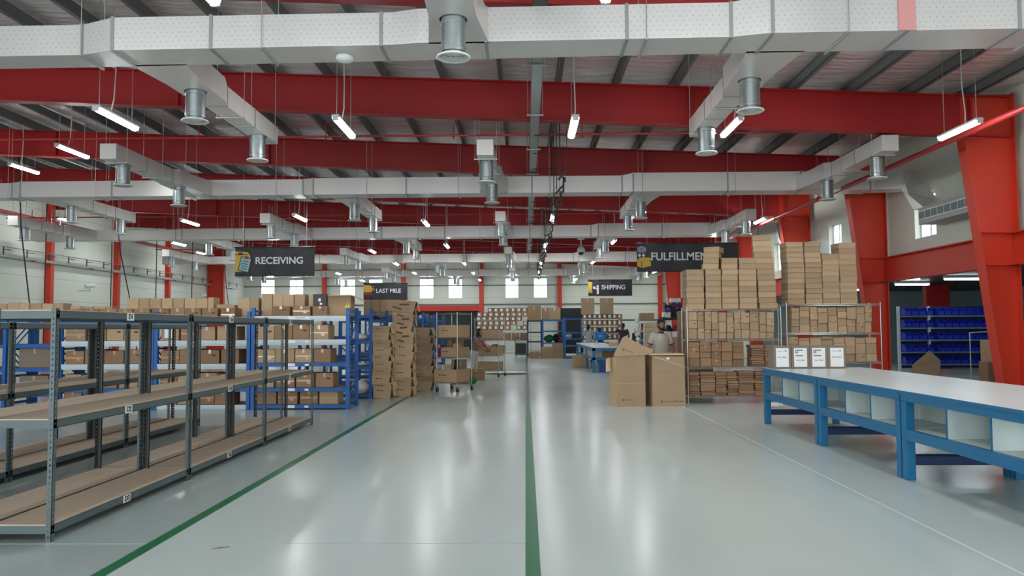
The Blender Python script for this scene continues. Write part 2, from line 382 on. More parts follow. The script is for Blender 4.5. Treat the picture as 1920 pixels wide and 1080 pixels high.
# ------------------------------------------------------------------ red steel frames
def ibeam_x(b, x0, x1, y, fz0, fz1, fl=.25, tf=.025, web=.012, mi=0):
    q = lambda yy0, yy1, a0, a1, c0, c1: b.add([(x0, yy0, a0), (x1, yy0, a1), (x1, yy1, a1), (x0, yy1, a0), (x0, yy0, c0), (x1, yy0, c1), (x1, yy1, c1), (x0, yy1, c0)],
        [(3, 2, 1, 0), (4, 5, 6, 7), (0, 1, 5, 4), (2, 3, 7, 6), (1, 2, 6, 5), (3, 0, 4, 7)], mi)
    q(y-fl/2, y+fl/2, fz0(x0), fz0(x1), fz0(x0)+tf, fz0(x1)+tf); q(y-fl/2, y+fl/2, fz1(x0)-tf, fz1(x1)-tf, fz1(x0), fz1(x1)); q(y-web/2, y+web/2, fz0(x0)+tf, fz0(x1)+tf, fz1(x0)-tf, fz1(x1)-tf)
place = ['nearest to the camera, behind the first duct', 'in front of the second duct', 'just behind the second duct', 'third from the camera over the signs', 'fourth from the camera', 'fifth from the camera', 'sixth from the camera', 'farthest, before the back wall']
for k in range(-1, 7):
    y = 16.7+6*k
    t = thing('steel_frame', 'red steel roof frame with tapered orange column, %s' % place[k+1], 'steel frame', (10.4, y, 0), 0, 'red portal frames across the hall')
    b = MB(); ibeam_x(b, XL+10.4-20.8 if False else -32.0+.0, .1, 0, lambda x: zu(x+10.4), lambda x: zt(x+10.4))
    b.build('rafter', 'red_paint', t)
    for sx in (-24.4, -18.0, -6.8, -.8):
        z0, z1 = zu(sx+10.4), zt(sx+10.4); MB().box(sx-.012, sx+.012, -.12, .12, z0+.02, z1-.02).build('stiffener_plate', 'red_paint', t)
    c = MB(); zk = zu(9.6)+.02
    def quad(yy0, yy1, xa0, xa1, xb0, xb1, z0, z1): c.add([(xa0, yy0, z0), (xa1, yy0, z0), (xa1, yy1, z0), (xa0, yy1, z0), (xb0, yy0, z1), (xb1, yy0, z1), (xb1, yy1, z1), (xb0, yy1, z1)], [(3, 2, 1, 0), (4, 5, 6, 7), (0, 1, 5, 4), (2, 3, 7, 6), (1, 2, 6, 5), (3, 0, 4, 7)], 0)
    quad(-.15, .15, -.28, -.255, -.98, -.955, 0, zk); quad(-.15, .15, .10, .125, .10, .125, 0, zk+.9); quad(-.008, .008, -.26, .10, -.96, .10, 0, zk)
    quad(-.008, .008, -.96, .10, -.96, .10, zk, zk+.9)
    c.box(-.35, .2, -.2, .2, 0, .025)
    c.build('column', 'orange_red_steel', t)
    for z in (2.9, 3.6): MB().box(-.3-.7*z/5.7*.9+.03, .1, -.14, .14, z, z+.015).build('stiffener_plate', 'orange_red_steel', t)
# long orange beam carrying the mezzanine edge, one length per bay
for k in range(-2, 6):
    y0, y1 = 16.7+6*k+.02, 16.7+6*(k+1)-.02
    b = MB(); b.box(10.28, 10.56, y0, y1, 2.9, 2.925).box(10.28, 10.56, y0, y1, 3.575, 3.6).box(10.46, 10.475, y0, y1, 2.925, 3.575)
    o = b.build('edge_beam', 'orange_red_steel'); tag(o, 'orange steel beam at mezzanine edge, %s bay along the right columns' % ['out of view', 'nearest', 'second', 'third', 'fourth', 'fifth', 'sixth', 'seventh'][k+2], 'beam', 'orange edge beams between the right columns')
# left wall posts
for i, y in enumerate((28.6, 34.45, 40.2, 46.0)):
    b = MB(); b.box(-21.6, -21.35, y-.12, y-.1, 0, 7.9).box(-21.6, -21.35, y+.1, y+.12, 0, 7.9).box(-21.5, -21.48, y-.1, y+.1, 0, 7.9).box(-21.36, -21.34, y-.13, y+.13, 0, 7.9)
    tag(b.build('wall_post', 'orange_red_steel'), 'slim red steel post on the left wall, %s from the left' % ORD[i+1], 'post', 'slim red posts on the left wall')
b = MB(); b.box(-21.5, -20.4, 52.0, 52.02, 0, 7.8).box(-21.5, -21.47, 51.86, 52.16, 0, 7.8).box(-20.43, -20.4, 51.86, 52.16, 0, 7.8)
tag(b.build('wall_post', 'orange_red_steel'), 'wide orange steel column near the far left corner', 'column')
for i, x in enumerate((-15.35, -9.3, -3.35, 2.6, 10.2)):
    b = MB(); b.box(x-.16, x+.16, YE-.30, YE-.28, 0, zt(x)).box(x-.16, x+.16, YE-.12, YE-.1, 0, zt(x)).box(x-.01, x+.01, YE-.28, YE-.12, 0, zt(x))
    tag(b.build('wall_post', 'orange_red_steel'), 'red steel post on the back wall, %s from the left' % ORD[i+1], 'post', 'red posts on the back wall')
b = MB().box(-9.1, -3.55, YE-.3, YE-.02, 3.0, 3.38); tag(b.build('door_lintel', 'orange_red_steel'), 'red steel lintel above the dark roller shutter', 'lintel')

# ================================================================== AIR DUCTS
ZB = 5.38
neck_me = None
def drop(parent, x, y, ztop):
    """round galvanised neck with a white round diffuser under it"""
    r = .15
    n = MB(); n.lathe([(r, 0), (r, -.42)], n=24); n.lathe([(r-.002, -.055), (r+.007, -.06), (r+.007, -.07), (r-.002, -.075)], n=24); n.lathe([(r-.002, -.36), (r+.007, -.365), (r+.007, -.375), (r-.002, -.38)], n=24); n.lathe([(r+.02, -.008), (r+.02, .0), (0, 0)], n=20)
    n.cyl((0, 0, -.42), (0, 0, -.44), r-.015, n=16, mi=0)
    o = n.build('neck', 'galvanised', parent, (x, y, ztop))
    d = MB(); d.lathe([(r-.02, -.44), (.2, -.46), (.21, -.475), (.2, -.485), (.165, -.478), (.15, -.46)], n=28)
    for rr in (.13, .1, .07, .04): d.lathe([(rr, -.455), (rr+.022, -.475), (rr+.018, -.48), (rr-.002, -.46)], n=24)
    d.lathe([(0, -.45), (r, -.45)], n=20, mi=1)
    d.build('diffuser', ['diffuser_white', 'duct_seam'], parent, (x, y, ztop))
def seg_ring(x, yf, yb, z0, z1): return [(x, yf, z0), (x, yb, z0), (x, yb, z1), (x, yf, z1)]
def branch(parent, x, yroot, sgn, d1=1.25, L=4.75, zb=5.38, zt_=5.72):
    """side duct running along Y from the main duct; sgn -1 comes towards the camera"""
    st = [(0, .40), (.9, .29), (1.75, .27), (2.05, .19), (L, .18)]
    rings = []
    for d, hw in st:
        y = yroot+sgn*d; zz1 = zt_ + (.0 if d > 1.8 else .05)
        rings.append([(x-hw, y, zb), (x+hw, y, zb), (x+hw, y, zz1), (x-hw, y, zz1)])
    b = MB(); b.loft(rings)
    br = b.build('branch_duct', 'duct_plain', parent)
    f = MB()
    for d, hw in ((2.05, .19), (3.4, .187)):
        y = yroot+sgn*d; z1 = zt_ + (.05 if d < 1.8 else 0) + .01; h = hw+.01; t = .016
        f.box(x-h, x+h, y-t, y+t, zb-.01, zb).box(x-h, x+h, y-t, y+t, z1-.01, z1).box(x-h, x-h+.011, y-t, y+t, zb-.01, z1).box(x+h-.011, x+h, y-t, y+t, zb-.01, z1)
    f.build('joint_flange', 'duct_seam', br)
    for d in (d1, 4.1): drop(br, x, yroot+sgn*d, zb)
    for d in (2.7, L-.35):
        y = yroot+sgn*d; hg = MB(); hg.box(x-.26, x+.26, y-.015, y+.015, zb-.03, zb-.005)
        for s in (-.24, .24): hg.cyl((x+s, y, zb-.02), (x+s, y, zt(x)+.1), .006, n=5)
        hg.build('hanger', 'rod', br)
    return br
def main_duct(i, label, st, flanges, tow, away, end=None, wide=None):
    t = thing('air_duct', label, 'duct', (0, 0, 0), 0, 'silver main air ducts across the hall')
    rings = [seg_ring(x, yf, yb, ZB-.0, z1) for x, yf, yb, z1 in st]
    MB().loft(rings).build('main_duct', 'duct_foil' if i == 1 else 'duct_plain', t)
    if i == 1: MB().box(4.78, 5.0, 9.745, 9.765, ZB-.004, 5.893).build('pink_tape', 'pink_tape', t)['label'] = 'pinkish tape band'
    def at(x):
        for a, b in zip(st, st[1:]):
            if a[0] <= x <= b[0]: k = (x-a[0])/(b[0]-a[0]); return [a[j]+(b[j]-a[j])*k for j in (1, 2, 3)]
        return st[-1][1:]
    for x in flanges:
        yf, yb, z1 = at(x); f = MB(); t_ = .022
        f.box(x-t_, x+t_, yf-.014, yf, ZB-.014, z1+.014).box(x-t_, x+t_, yb, yb+.014, ZB-.014, z1+.014).box(x-t_, x+t_, yf, yb, ZB-.014, ZB).box(x-t_, x+t_, yf, yb, z1, z1+.014)
        f.build('joint_flange', 'duct_seam', t)
    x = st[0][0]+.9
    while x < min(st[-1][0], 9.9):
        yf, yb, z1 = at(x); h = MB(); h.box(x-.015, x+.015, yf-.05, yb+.05, ZB-.03, ZB-.005)
        for y in (yf-.035, yb+.035): h.cyl((x, y, ZB-.02), (x, y, zt(x)+.1), .006, n=5)
        h.build('hanger', 'rod', t); x += 2.55
    for x in tow: branch(t, x, at(x)[0]+.05, -1, 0.8 if i == 1 else 1.25)
    for x in away: branch(t, x, at(x)[1]-.05, 1)
    if end:
        x0, y0, y1 = end; z1 = at(x0)[2]
        e = MB(); e.loft([[(x0, y0, ZB), (x0, y0+.6, ZB), (x0, y0+.6, z1), (x0, y0, z1)], [(10.0, y0-.7, ZB-.12), (10.55, y0-.3, ZB-.12), (10.55, y0-.3, z1-.12), (10.0, y0-.7, z1-.12)], [(10.05, y0-1.7, 4.62), (10.6, y0-1.7, 4.62), (10.6, y0-1.2, 4.62), (10.05, y0-1.2, 4.62)]])
        e.build('elbow', 'duct_plain', t)
    return t
main_duct(1, 'large silver air duct nearest the camera, crossing the top of the view', [(-9.5, 10.36, 10.86, 5.81), (-6.05, 10.30, 10.80, 5.80), (-5.55, 10.14, 10.78, 5.83), (-1.75, 10.06, 10.68, 5.82), (-1.4, 10.0, 10.66, 5.84), (2.7, 9.92, 10.53, 5.84), (3.15, 9.80, 10.52, 5.89), (9.9, 9.68, 10.38, 5.90)],
    [-6.05, -5.55, -4.2, -1.9, -.5, 1.35, 2.7, 3.2, 4.9, 6.3], [-.86, 7.9], [-5.2, 3.45], None)
fl = lambda a: [a+.0, a+.35, a+3.0, a+5.6, a+5.95, a+8.6, a+11.2, a+11.55, a+14.0, a+16.7, a+17.05, a+19.5, a+22.2, a+24.8, a+27.5]
def std(y, d=.62): return [(-20.6, y+.1, y+d, 5.80), (-14.5, y+.1, y+d, 5.80), (-14.2, y, y+d, 5.82), (-6.2, y, y+d, 5.82), (-5.9, y-.04, y+d, 5.84), (2.7, y-.04, y+d, 5.84), (3.0, y-.1, y+d, 5.90), (9.6, y-.1, y+d, 5.90)]
dl = ['second silver air duct from the camera, ending at the right wall', 'third silver air duct from the camera, above the hanging signs', 'fourth silver air duct from the camera, before the back wall', 'farthest silver air duct, across the back wall windows']
for i, y in enumerate((21.35, 31.6, 43.3, 54.6)):
    main_duct(i+2, dl[i], std(y), [x for x in (-14.5, -14.2, -11.6, -8.8, -6.2, -5.9, -3.3, .2, 2.7, 3.0, 5.6, 7.6, 9.5)], [-18.2, -9.15, -.86, 7.85], [-13.8, -5.15, 3.48], (9.6, y-.1, 0) if i < 3 else None)
# wall air boxes with a long grille, fed by the duct ends
for i, y in enumerate((18.3, 28.6, 40.3)):
    t = thing('grille_box', 'grey sheet metal air box with long white grille on right wall, %s from camera' % ORD[i+1], 'vent', (10.35, y, 4.2), 0, 'long air boxes on the right wall')
    MB().box(-.3, .34, -1.3, 1.5, 0, .44).build('box', 'duct_seam', t)
    g = MB(); g.box(-.33, -.3, -1.25, 1.45, .1, .34)
    g.build('grille_frame', 'diffuser_white', t)
    g = MB()
    for j in range(9): g.box(-.335, -.33, -1.2+j*.295, -1.2+j*.295+.26, .13, .31)
    g.build('grille_opening', 'grey_plastic', t)

# ================================================================== CEILING SERVICES
def sprinkler(y, z, label, x0=-20, x1=9.0):
    b = MB(); b.cyl((x0, y, z), (x1, y, z), .025, n=8)
    x = x0+1
    while x < x1: b.cyl((x, y, z), (x, y, z+.25 if x > -2 else z+.3), .012, n=6).lathe([(.03, -.03), (.012, -.08), (0, -.08)], (x, y, z), n=8); x += 2.9
    tag(b.build('sprinkler_pipe', 'pipe_red'), label, 'pipe', 'red sprinkler pipes under the roof')
for i, y in enumerate((17.25, 23.3, 29.3, 35.3, 41.3, 47.3)): sprinkler(y, 5.98, 'thin red sprinkler pipe crossing just behind the %s roof frame in view' % ORD[i+1])
b = MB(); b.cyl((8.75, 9.5, 5.42), (8.75, 57, 5.42), .06, n=12)
for y in range(11, 56, 4): b.cyl((8.75, y, 5.42), (8.75, y, 5.42+.6), .015, n=6).cyl((8.75, y-.03, 5.42), (8.75, y+.03, 5.42), .075, n=12)
tag(b.build('main_pipe', 'pipe_red'), 'thick red sprinkler main running along the right side past the columns', 'pipe')
b = MB(); b.cyl((-21.0, 8, 6.45), (-21.0, 57, 6.45), .07, n=12)
for y in range(10, 56, 3): b.cyl((-21.0, y, 6.45), (-21.55, y, 6.6), .015, n=6)
tag(b.build('main_pipe', 'pipe_red'), 'red sprinkler main high along the left wall', 'pipe')
# cable tray over the aisle
t = thing('cable_tray', 'grey steel cable tray running overhead along the aisle', 'cable tray', (.22, 0, 5.95))
b = MB(); b.box(-.1, .1, 8.5, 57, 0, .006).box(-.1, -.094, 8.5, 57, 0, .06).box(.094, .1, 8.5, 57, 0, .06)
b.build('tray', 'tray_steel', t)
b = MB().box(-.07, .07, 8.5, 57, .01, .05); b.build('cables', 'kraft_grey', t)
for j in range(16):
    y = 9.5+j*3; b = MB(); b.box(-.17, .17, y-.02, y+.02, -.03, -.005)
    for s in (-.15, .15): b.cyl((s, y, -.02), (s, y, 1.2), .006, n=5)
    b.build('hanger', 'rod', t)
# black cable run with clamps
t = thing('cable_run', 'black hanging cable run with tilted clamps beside the cable tray', 'cables', (.84, 0, 5.0))
for j in range(20):
    y = 17+j*1.8; b = MB(); rr = rnd.uniform(-.5, .5)
    T = Matrix.Translation((0, y, 0)) @ Matrix.Rotation(R(-35+rnd.uniform(-15, 15)), 4, 'Y')
    b.box(-.14, .14, -.02, .02, -.022, .022, T=T); b.box(-.022, .022, -.04, .24, -.035, .035, T=Matrix.Translation((.05, y, -.12)) @ Matrix.Rotation(R(20), 4, 'X'))
    b.build('clamp', 'cable_black', t)
    b = MB(); b.cyl((-.06, y, 0), (-.06, y, 1.93), .012, n=6).cyl((.1, y, 0), (.1, y, 1.1), .006, n=5).cyl((-.62, y, .9), (.1, y, .9), .012, n=6); b.build('drop_rod', 'cable_black', t)
b = MB(); pts = []
for j in range(20):
    y = 17+j*1.8; pts += [(.02, y, -.05), (.06+.04*(j % 2), y+.9, -.22)]
b.tube(pts[:-1], .022, n=7); b.build('cable', 'cable_black', t)
# long green-grey cable ladder on the left wall with brackets
t = thing('cable_ladder', 'grey cable ladder with brackets running along the left wall', 'cable tray', (-21.25, 0, 4.65))
MB().box(-.3, .0, 12, 57, 0, .12).build('tray', 'tray_steel', t)
MB().cyl((0, 12, .42), (0, 57, .42), .02, n=6).build('rail', 'tray_steel', t)
for j in range(30): y = 13+j*1.5; MB().box(-.02, .02, y, y+.03, .1, .42).box(-.02, .0, y, y+.5, .30, .33).build('bracket', 'rack_dark', t)
b = MB(); p = [(-.1+.04*(j % 3), 12+j*1.5, .1-.09*((j*7) % 3)/2) for j in range(31)]; b.tube(p, .03, n=6); b.build('cable', 'cable_black', t)
# black drop cables by the left wall
for i, (x, y, z0, dx) in enumerate([(-16.6, 24.8, 2.3, .55), (-19.5, 31.0, 2.3, 0), (-16.9, 31.3, 2.2, .9), (-18.9, 34.9, 2.3, 0), (-17.6, 36.5, 2.3, 0), (-18.4, 42.3, 2.3, 0), (-17.9, 45.3, 2.3, .5)]):
    b = MB(); b.tube([(x, y, zt(x)+.1), (x+dx*.3, y, 5), (x+dx*.65, y, 3.6), (x+dx, y, z0), (x+dx*1.3, y, 0)], .022, n=6)
    tag(b.build('drop_cable', 'cable_black'), 'black power cable dropping from the roof on the left side, %s from the left' % ORD[i+1], 'cable', 'black drop cables by the left wall')
# dome and bullet cameras
t = thing('dome_camera', 'white dome security camera hanging from the roof above the aisle', 'security camera', (2.9, 40, 5.6))
b = MB(); b.cyl((0, 0, .25), (0, 0, 1.2), .03, n=8).cyl((0, 0, .62), (0, 0, .66), .2, n=10); b.build('bracket', 'diffuser_white', t)
b = MB(); b.lathe([(0, .28), (.12, .24), (.2, .12), (.21, 0), (.17, -.05)], n=20); b.build('housing', 'diffuser_white', t)
b = MB(); b.ell((0, 0, -.04), (.15, .15, .15), 16); b.build('lens_dome', 'black_plastic', t)
for i, (x, y, z) in enumerate([(-21.0, 36.9, 3.75), (-21.0, 50.0, 3.9)]):
    t = thing('bullet_camera', ['white bullet camera beside the first slim red post on left wall', 'white bullet camera beside the wide orange column'][i], 'security camera', (x, y, z), 0, 'bullet cameras on the left wall')
    b = MB(); b.cyl((-.1, -.22, 0), (.12, .16, .06), .1, n=12); b.build('housing', 'diffuser_white', t)
    b = MB(); b.cyl((-.62, 0, -.2), (-.0, 0, -.2), .02, n=6).cyl((0, 0, -.2), (0, 0, -.05), .02, n=6); b.build('bracket', 'rod', t)
# smoke detector/dish lamp on the first duct
t = thing('smoke_detector', 'round white detector under the first large duct', 'detector', (-2.45, 10.35, 5.3))
b = MB(); b.lathe([(0, .04), (.11, .04), (.12, 0), (.1, -.03), (.03, -.05), (0, -.05)], n=20); b.build('base', 'diffuser_white', t)
# pendant fluorescent battens
def lamp_proto():
    t = thing('pendant_lamp', 'x', 'lamp', (0, 0, 0), 0, 'hanging fluorescent lamps')
    h = MB(); h.bbox(-.07, .07, -.66, .66, .02, .075, .015); h.box(-.05, .05, -.665, -.62, -.03, .05).box(-.05, .05, .62, .665, -.03, .05); h.build('housing', 'lamp_body', t)
    c = MB(); c.loft([[(.065*math.cos(a), y, .02+.055*math.sin(a)) for a in [R(165)+R(210)*i/10 for i in range(11)]] for y in (-.62, .62)], sm=True); c.build('light_cover', 'lamp_cover', t)
    for y in (-.55, .5): MB().cyl((0, y, .07), (0, y, 1.9), .006, n=5).build('suspension_wire', 'rod', t)
    p = MB(); p.tube([(0, -.2, .07), (.03, -.16, .3), (.02, -.1, .8), (.0, -.15, 1.9)], .012, n=6); p.build('cable', 'cable_white', t)
    return t
LP = [(-6.95, 12.9, 5.2), (-3.22, 13.6, 5.2), (.88, 13.75, 5.2), (4.05, 15.0, 5.5), (8.0, 14.2, 5.2), (-11.1, 18.6, 6.0), (-14.8, 22.4, 6.4),
      (-7.24, 24.6, 5.2), (-3.38, 26.1, 5.2), (.9, 25.0, 5.2), (4.02, 26.6, 5.5), (8.5, 27.9, 5.45), (-11.2, 25.5, 5.2),
      (-3.4, 33.3, 5.2), (.88, 33.3, 5.2), (4.0, 34.8, 5.5), (8.2, 33.6, 5.2), (-7.05, 35.4, 5.2), (-11.2, 34, 5.2), (-15.2, 33.5, 5.4), (-19.3, 37.6, 6.2), (-19.4, 32.2, 6.3), (-19.3, 45.5, 6.2), (-19.3, 26, 6.2),
      (-3.35, 42.2, 5.2), (.88, 42.2, 5.2), (3.7, 42.1, 5.2), (8.3, 42.0, 5.2), (-7.1, 42.2, 5.2), (-12.2, 42.0, 5.2), (-15.2, 42.2, 5.2), (-3.35, 49.5, 5.2), (.9, 49, 5.2), (3.7, 49.6, 5.2), (8.3, 49.6, 5.2), (-7.1, 49.2, 5.2), (-12, 49.2, 5.2), (-17, 51, 5.2),
      (-3.35, 56.5, 5.2), (3.7, 56.5, 5.2), (8.3, 56.4, 5.2), (-7.1, 56.5, 5.2), (-12, 56.5, 5.2), (-17, 56.5, 5.2),
      (-7, 7.6, 5.2), (-3.4, 7.65, 5.2), (.9, 7.7, 5.2), (4.0, 7.6, 5.2), (8, 7.5, 5.2), (-7, -1, 5.2), (-3, -1, 5.2), (1, -1, 5.2), (4, -1, 5.2), (8, -1, 5.2), (-13, 6, 5.2), (-12.6, 14.8, 5.2), (-17.5, 14, 5.2)]
lp = lamp_proto()
rows = [(0, 10, 'row before the first duct'), (10, 20, 'row behind the first duct'), (20, 28, 'row behind the second duct'), (28, 38, 'row behind the third duct'), (38, 47, 'row near the fourth duct'), (47, 54, 'row behind the fourth duct'), (54, 60, 'row nearest the back wall'), (-12, 0, 'row behind the viewpoint')]
cnt = {}
for i, (x, y, lz) in enumerate(sorted(LP, key=lambda p: p[0])):
    r = next(n for a, b_, n in rows if a <= y < b_); cnt[r] = cnt.get(r, 0)+1
    lb = 'lit hanging fluorescent lamp, %s from the left in the %s' % (ORD[cnt[r]], r)
    o = lp if i == 0 else copy_tree(lp, label=lb)
    o['label'] = lb; o.location = (x, y, lz)

# ================================================================== SIGNS
def banner(name, label, x0, x1, y, z0, z1, words, tw, th, tx, icon):
    cx = (x0+x1)/2; w = x1-x0; h = z1-z0
    t = thing(name, label, 'sign', (cx, y, z0), 0, 'black hanging department signs')
    b = MB(); n = 16; vs = []
    for j in (0, 1):
        for i in range(n+1): vs.append((-w/2+w*i/n, .02*math.sin(i*1.3+j), j*h))
    fr = [(i, i+1, n+2+i, n+1+i) for i in range(n)]; b.add(vs, fr, 0, True); b.add([(v[0], v[1]+.012, v[2]) for v in vs], [f[::-1] for f in fr], 0, True)
    b.build('cloth', 'banner_black', t)
    b = MB(); b.cyl((-w/2-.03, 0, h), (w/2+.03, 0, h), .022, n=8).cyl((-w/2, 0, 0), (w/2, 0, 0), .015, n=8); b.build('rail', 'black_plastic', t)
    for s in (-.4, .4): MB().cyl((s*w, 0, h), (s*w, 0, zt(cx+s*w)+.25-z0), .006, n=5).build('suspension_wire', 'rod', t)
    text('lettering', words, th*1.38, 'sign_white', t, (tx-cx, -.035, h*.52), width=tw, off=.009*th/.3)
    icon(t, -w/2, h)
def ic_receiving(t, x, h):
    b = MB(); y = -.03
    b.plate([(x, .14*h), (x+.35, .14*h), (x+.50, .5*h), (x+.50, .70*h), (x+.42, .83*h), (x, .86*h)], y, .003, 0)
    b.plate([(x, .76*h), (x+.40, .76*h), (x+.44, .73*h), (x, .73*h)], y-.003, .002, 1); b.plate([(x+.12, .73*h), (x+.26, .73*h), (x+.26, .82*h), (x+.12, .82*h)], y-.004, .002, 1)
    T = lambda p: (x+.33 + p[0]*.97 - p[1]*-.22 - .0, .40*h + p[1]*.97 + p[0]*-.22)
    rc = lambda a, b_, c, d: [T((a, c)), T((b_, c)), T((b_, d)), T((a, d))]
    b.plate(rc(-.18, .18, -.24, .24), y-.007, .002, 1); b.plate(rc(-.155, .155, -.215, .215), y-.010, .002, 2); b.plate(rc(-.05, .06, .18, .27), y-.013, .002, 3)
    for k in range(4): b.plate(rc(-.1, .1, .09-.08*k, .11-.08*k), y-.013, .002, 1)
    b.build('parcel_icon', ['sign_yellow', 'sign_dark', 'sign_teal', 'sign_red'], t)
def ic_lastmile(t, x, h):
    b = MB(); y = -.03
    b.plate([(x+.0, .45*h), (x+.45, .45*h), (x+.50, .55*h), (x+.42, .86*h), (x, .88*h)], y, .003, 0)
    for k in range(3): b.plate([(x+.36, (.76-.1*k)*h), (x+.58+.03*k, (.76-.1*k)*h), (x+.58+.03*k, (.80-.1*k)*h), (x+.36, (.80-.1*k)*h)], y-.004, .002, 0)
    b.plate([(x, .27*h), (x+.5, .27*h), (x+.52, .42*h), (x, .43*h)], y, .003, 1)
    b.plate([(x+.27+.09*math.cos(a*.523), .22*h+.09*math.sin(a*.523)) for a in range(12)], y-.004, .002, 2); b.plate([(x+.27+.05*math.cos(a*.523), .22*h+.05*math.sin(a*.523)) for a in range(12)], y-.007, .002, 1)
    b.build('parcel_icon', ['sign_yellow', 'sign_red', 'sign_dark'], t)
def ic_shipping(t, x, h):
    b = MB(); y = -.03
    b.plate([(x, .3*h), (x+.20, .3*h), (x+.22, .85*h), (x, .88*h)], y, .003, 0); b.plate([(x, .15*h), (x+.22, .18*h), (x+.22, .28*h), (x, .28*h)], y, .003, 0)
    b.plate([(x+.08+.07*math.cos(a*.523), .14*h+.07*math.sin(a*.523)) for a in range(12)], y-.004, .002, 2)
    px = x+.52
    b.plate([(px+.06*math.cos(a*.523), .6*h+.06*math.sin(a*.523)) for a in range(12)], y, .003, 1)
    b.plate([(px-.05, .3*h), (px+.06, .3*h), (px+.06, .52*h), (px-.06, .52*h)], y, .003, 1); b.plate([(px-.06, .1*h), (px-.01, .1*h), (px, .3*h), (px-.05, .3*h)], y, .003, 1); b.plate([(px+.01, .1*h), (px+.06, .1*h), (px+.06, .3*h), (px+.0, .3*h)], y, .003, 1)
    b.plate([(px-.2, .40*h), (px-.04, .46*h), (px-.04, .5*h), (px-.2, .44*h)], y-.002, .003, 1); b.plate([(px-.26, .44*h), (px-.12, .44*h), (px-.12, .58*h), (px-.26, .58*h)], y-.003, .003, 1)
    b.build('delivery_icon', ['sign_yellow', 'sign_white', 'sign_dark'], t)
def ic_fulfil(t, x, h):
    b = MB(); y = -.03
    b.plate([(x+.02, .72*h), (x+.15, .66*h), (x+.29, .72*h), (x+.29, .86*h), (x+.15, .92*h), (x+.02, .86*h)], y, .003, 1)
    b.plate([(x+.145, .67*h), (x+.16, .67*h), (x+.16, .81*h), (x+.145, .81*h)], y-.004, .002, 2); b.plate([(x+.03, .85*h), (x+.15, .80*h), (x+.28, .85*h), (x+.15, .82*h)], y-.004, .002, 2)
    for k in (0, .13): b.plate([(x+.05+k, .56*h), (x+.11+k, .56*h), (x+.11+k, .64*h), (x+.05+k, .64*h)], y, .003, 3); b.plate([(x+.02+k, .58*h), (x+.08+k, .51*h), (x+.14+k, .58*h)], y-.002, .002, 3)
    b.plate([(x+.0, .2*h), (x+.16, .12*h), (x+.44, .2*h), (x+.44, .38*h), (x+.0, .4*h)], y, .003, 0); b.plate([(x, .42*h), (x+.16, .34*h), (x+.3, .36*h), (x+.48, .42*h), (x+.40, .50*h), (x+.1, .5*h)], y-.004, .002, 0)
    b.plate([(x+.135, .13*h), (x+.155, .13*h), (x+.155, .36*h), (x+.135, .36*h)], y-.008, .002, 2)
    b.build('parcel_icon', ['sign_yellow', 'sign_lilac', 'sign_dark', 'sign_white'], t)
banner('hanging_sign', 'black hanging banner reading RECEIVING with yellow parcel and clipboard', -9.28, -6.73, 24.5, 3.34, 4.25, 'RECEIVING', 1.52, .22, -7.85, ic_receiving)
banner('hanging_sign', 'black hanging banner reading LAST MILE with yellow parcel on red truck', -9.02, -6.57, 42.9, 3.27, 4.2, 'LAST MILE', 1.38, .24, -7.62, ic_lastmile)
banner('hanging_sign', 'black hanging banner reading SHIPPING with yellow truck and loader figure', 3.49, 5.92, 42.9, 3.42, 4.3, 'SHIPPING', 1.30, .25, 4.88, ic_shipping)
banner('hanging_sign', 'black hanging banner reading FULFILLMENT, its right end hidden by boxes', 3.54, 6.76, 24.5, 3.40, 4.28, 'FULFILLMENT', 2.0, .25, 4.98, ic_fulfil)

# ================================================================== FLOOR MARKS
b = MB().box(-.01, .09, -5, 42.3, 0, .002); tag(b.build('floor_line', 'line_green'), 'green floor line down the middle of the aisle', 'floor line')
b = MB().box(-2.86, -2.76, -5, 20.3, 0, .002); tag(b.build('floor_line', 'line_green'), 'green floor line along the left side, passing the grey racks', 'floor line')
b = MB().box(3.2, 3.215, 2, 16, 0, .0015); tag(b.build('floor_joint', 'joint_pale'), 'thin pale floor joint running towards the blue benches', 'floor joint')
b = MB().box(-4.5, 0, 5.86, 5.868, 0, .0015); tag(b.build('floor_joint', 'wall_dim'), 'thin pale floor joint crossing in front of the grey rack', 'floor joint')
b = MB(); b.box(-.06, .06, -.008, .008, 0, .004, T=Matrix.Rotation(R(25), 4, 'Z')).box(-.03, .05, .01, .02, 0, .004)
tag(b.build('floor_scrap', 'kraft_grey', loc=(-2.25, 5.75, 0)), 'small grey scrap lying on floor beside green line', 'litter')

# ================================================================== CARTONS
cart_cache = {}
def carton_mesh(w, d, h, style):
    key = (round(w, 2), round(d, 2), round(h, 2), style)
    if key in cart_cache: return cart_cache[key]
    w, d, h = key[:3]; b = MB(); c = .011 if style == 'bare' else .008
    b.bbox(-w/2, w/2, -d/2, d/2, 0, h, c, 0)
    e = .0015
    if style in ('flat', 'flat2'):          # shallow lidded box: lip line below the top
        b.box(-w/2-e, w/2+e, -d/2-e, d/2+e, h*.80, h-.002, 0); b.box(-w/2-e*.5, w/2+e*.5, -d/2-e*.5, d/2+e*.5, h*.78, h*.80, 2)
    elif style != 'bare':
        b.box(-.025, .025, -d/2+.004, d/2-.004, h, h+.001, 1)                       # tape along the top seam
        b.box(-.025, .025, -d/2-e, -d/2, h*.72, h-.003, 1)                           # tape end folded over the front
        if style == 'taped': b.box(-w/2+.01, w/2-.01, -d/2-e, -d/2, h*.42, h*.42+.03, 1); b.box(w*.12, w*.3, -d/2-e*1.5, -d/2, h*.25, h*.42, 1)
        if style == 'print': b.box(w*.12, w*.34, -d/2-e, -d/2, h*.55, h*.68, 3)
        if style == 'slip': b.box(-w*.32, w*.12, -d/2-e, -d/2, h*.2, h*.85, 4)
    me = b.mesh('carton'); cart_cache[key] = me; return me
fin = {}
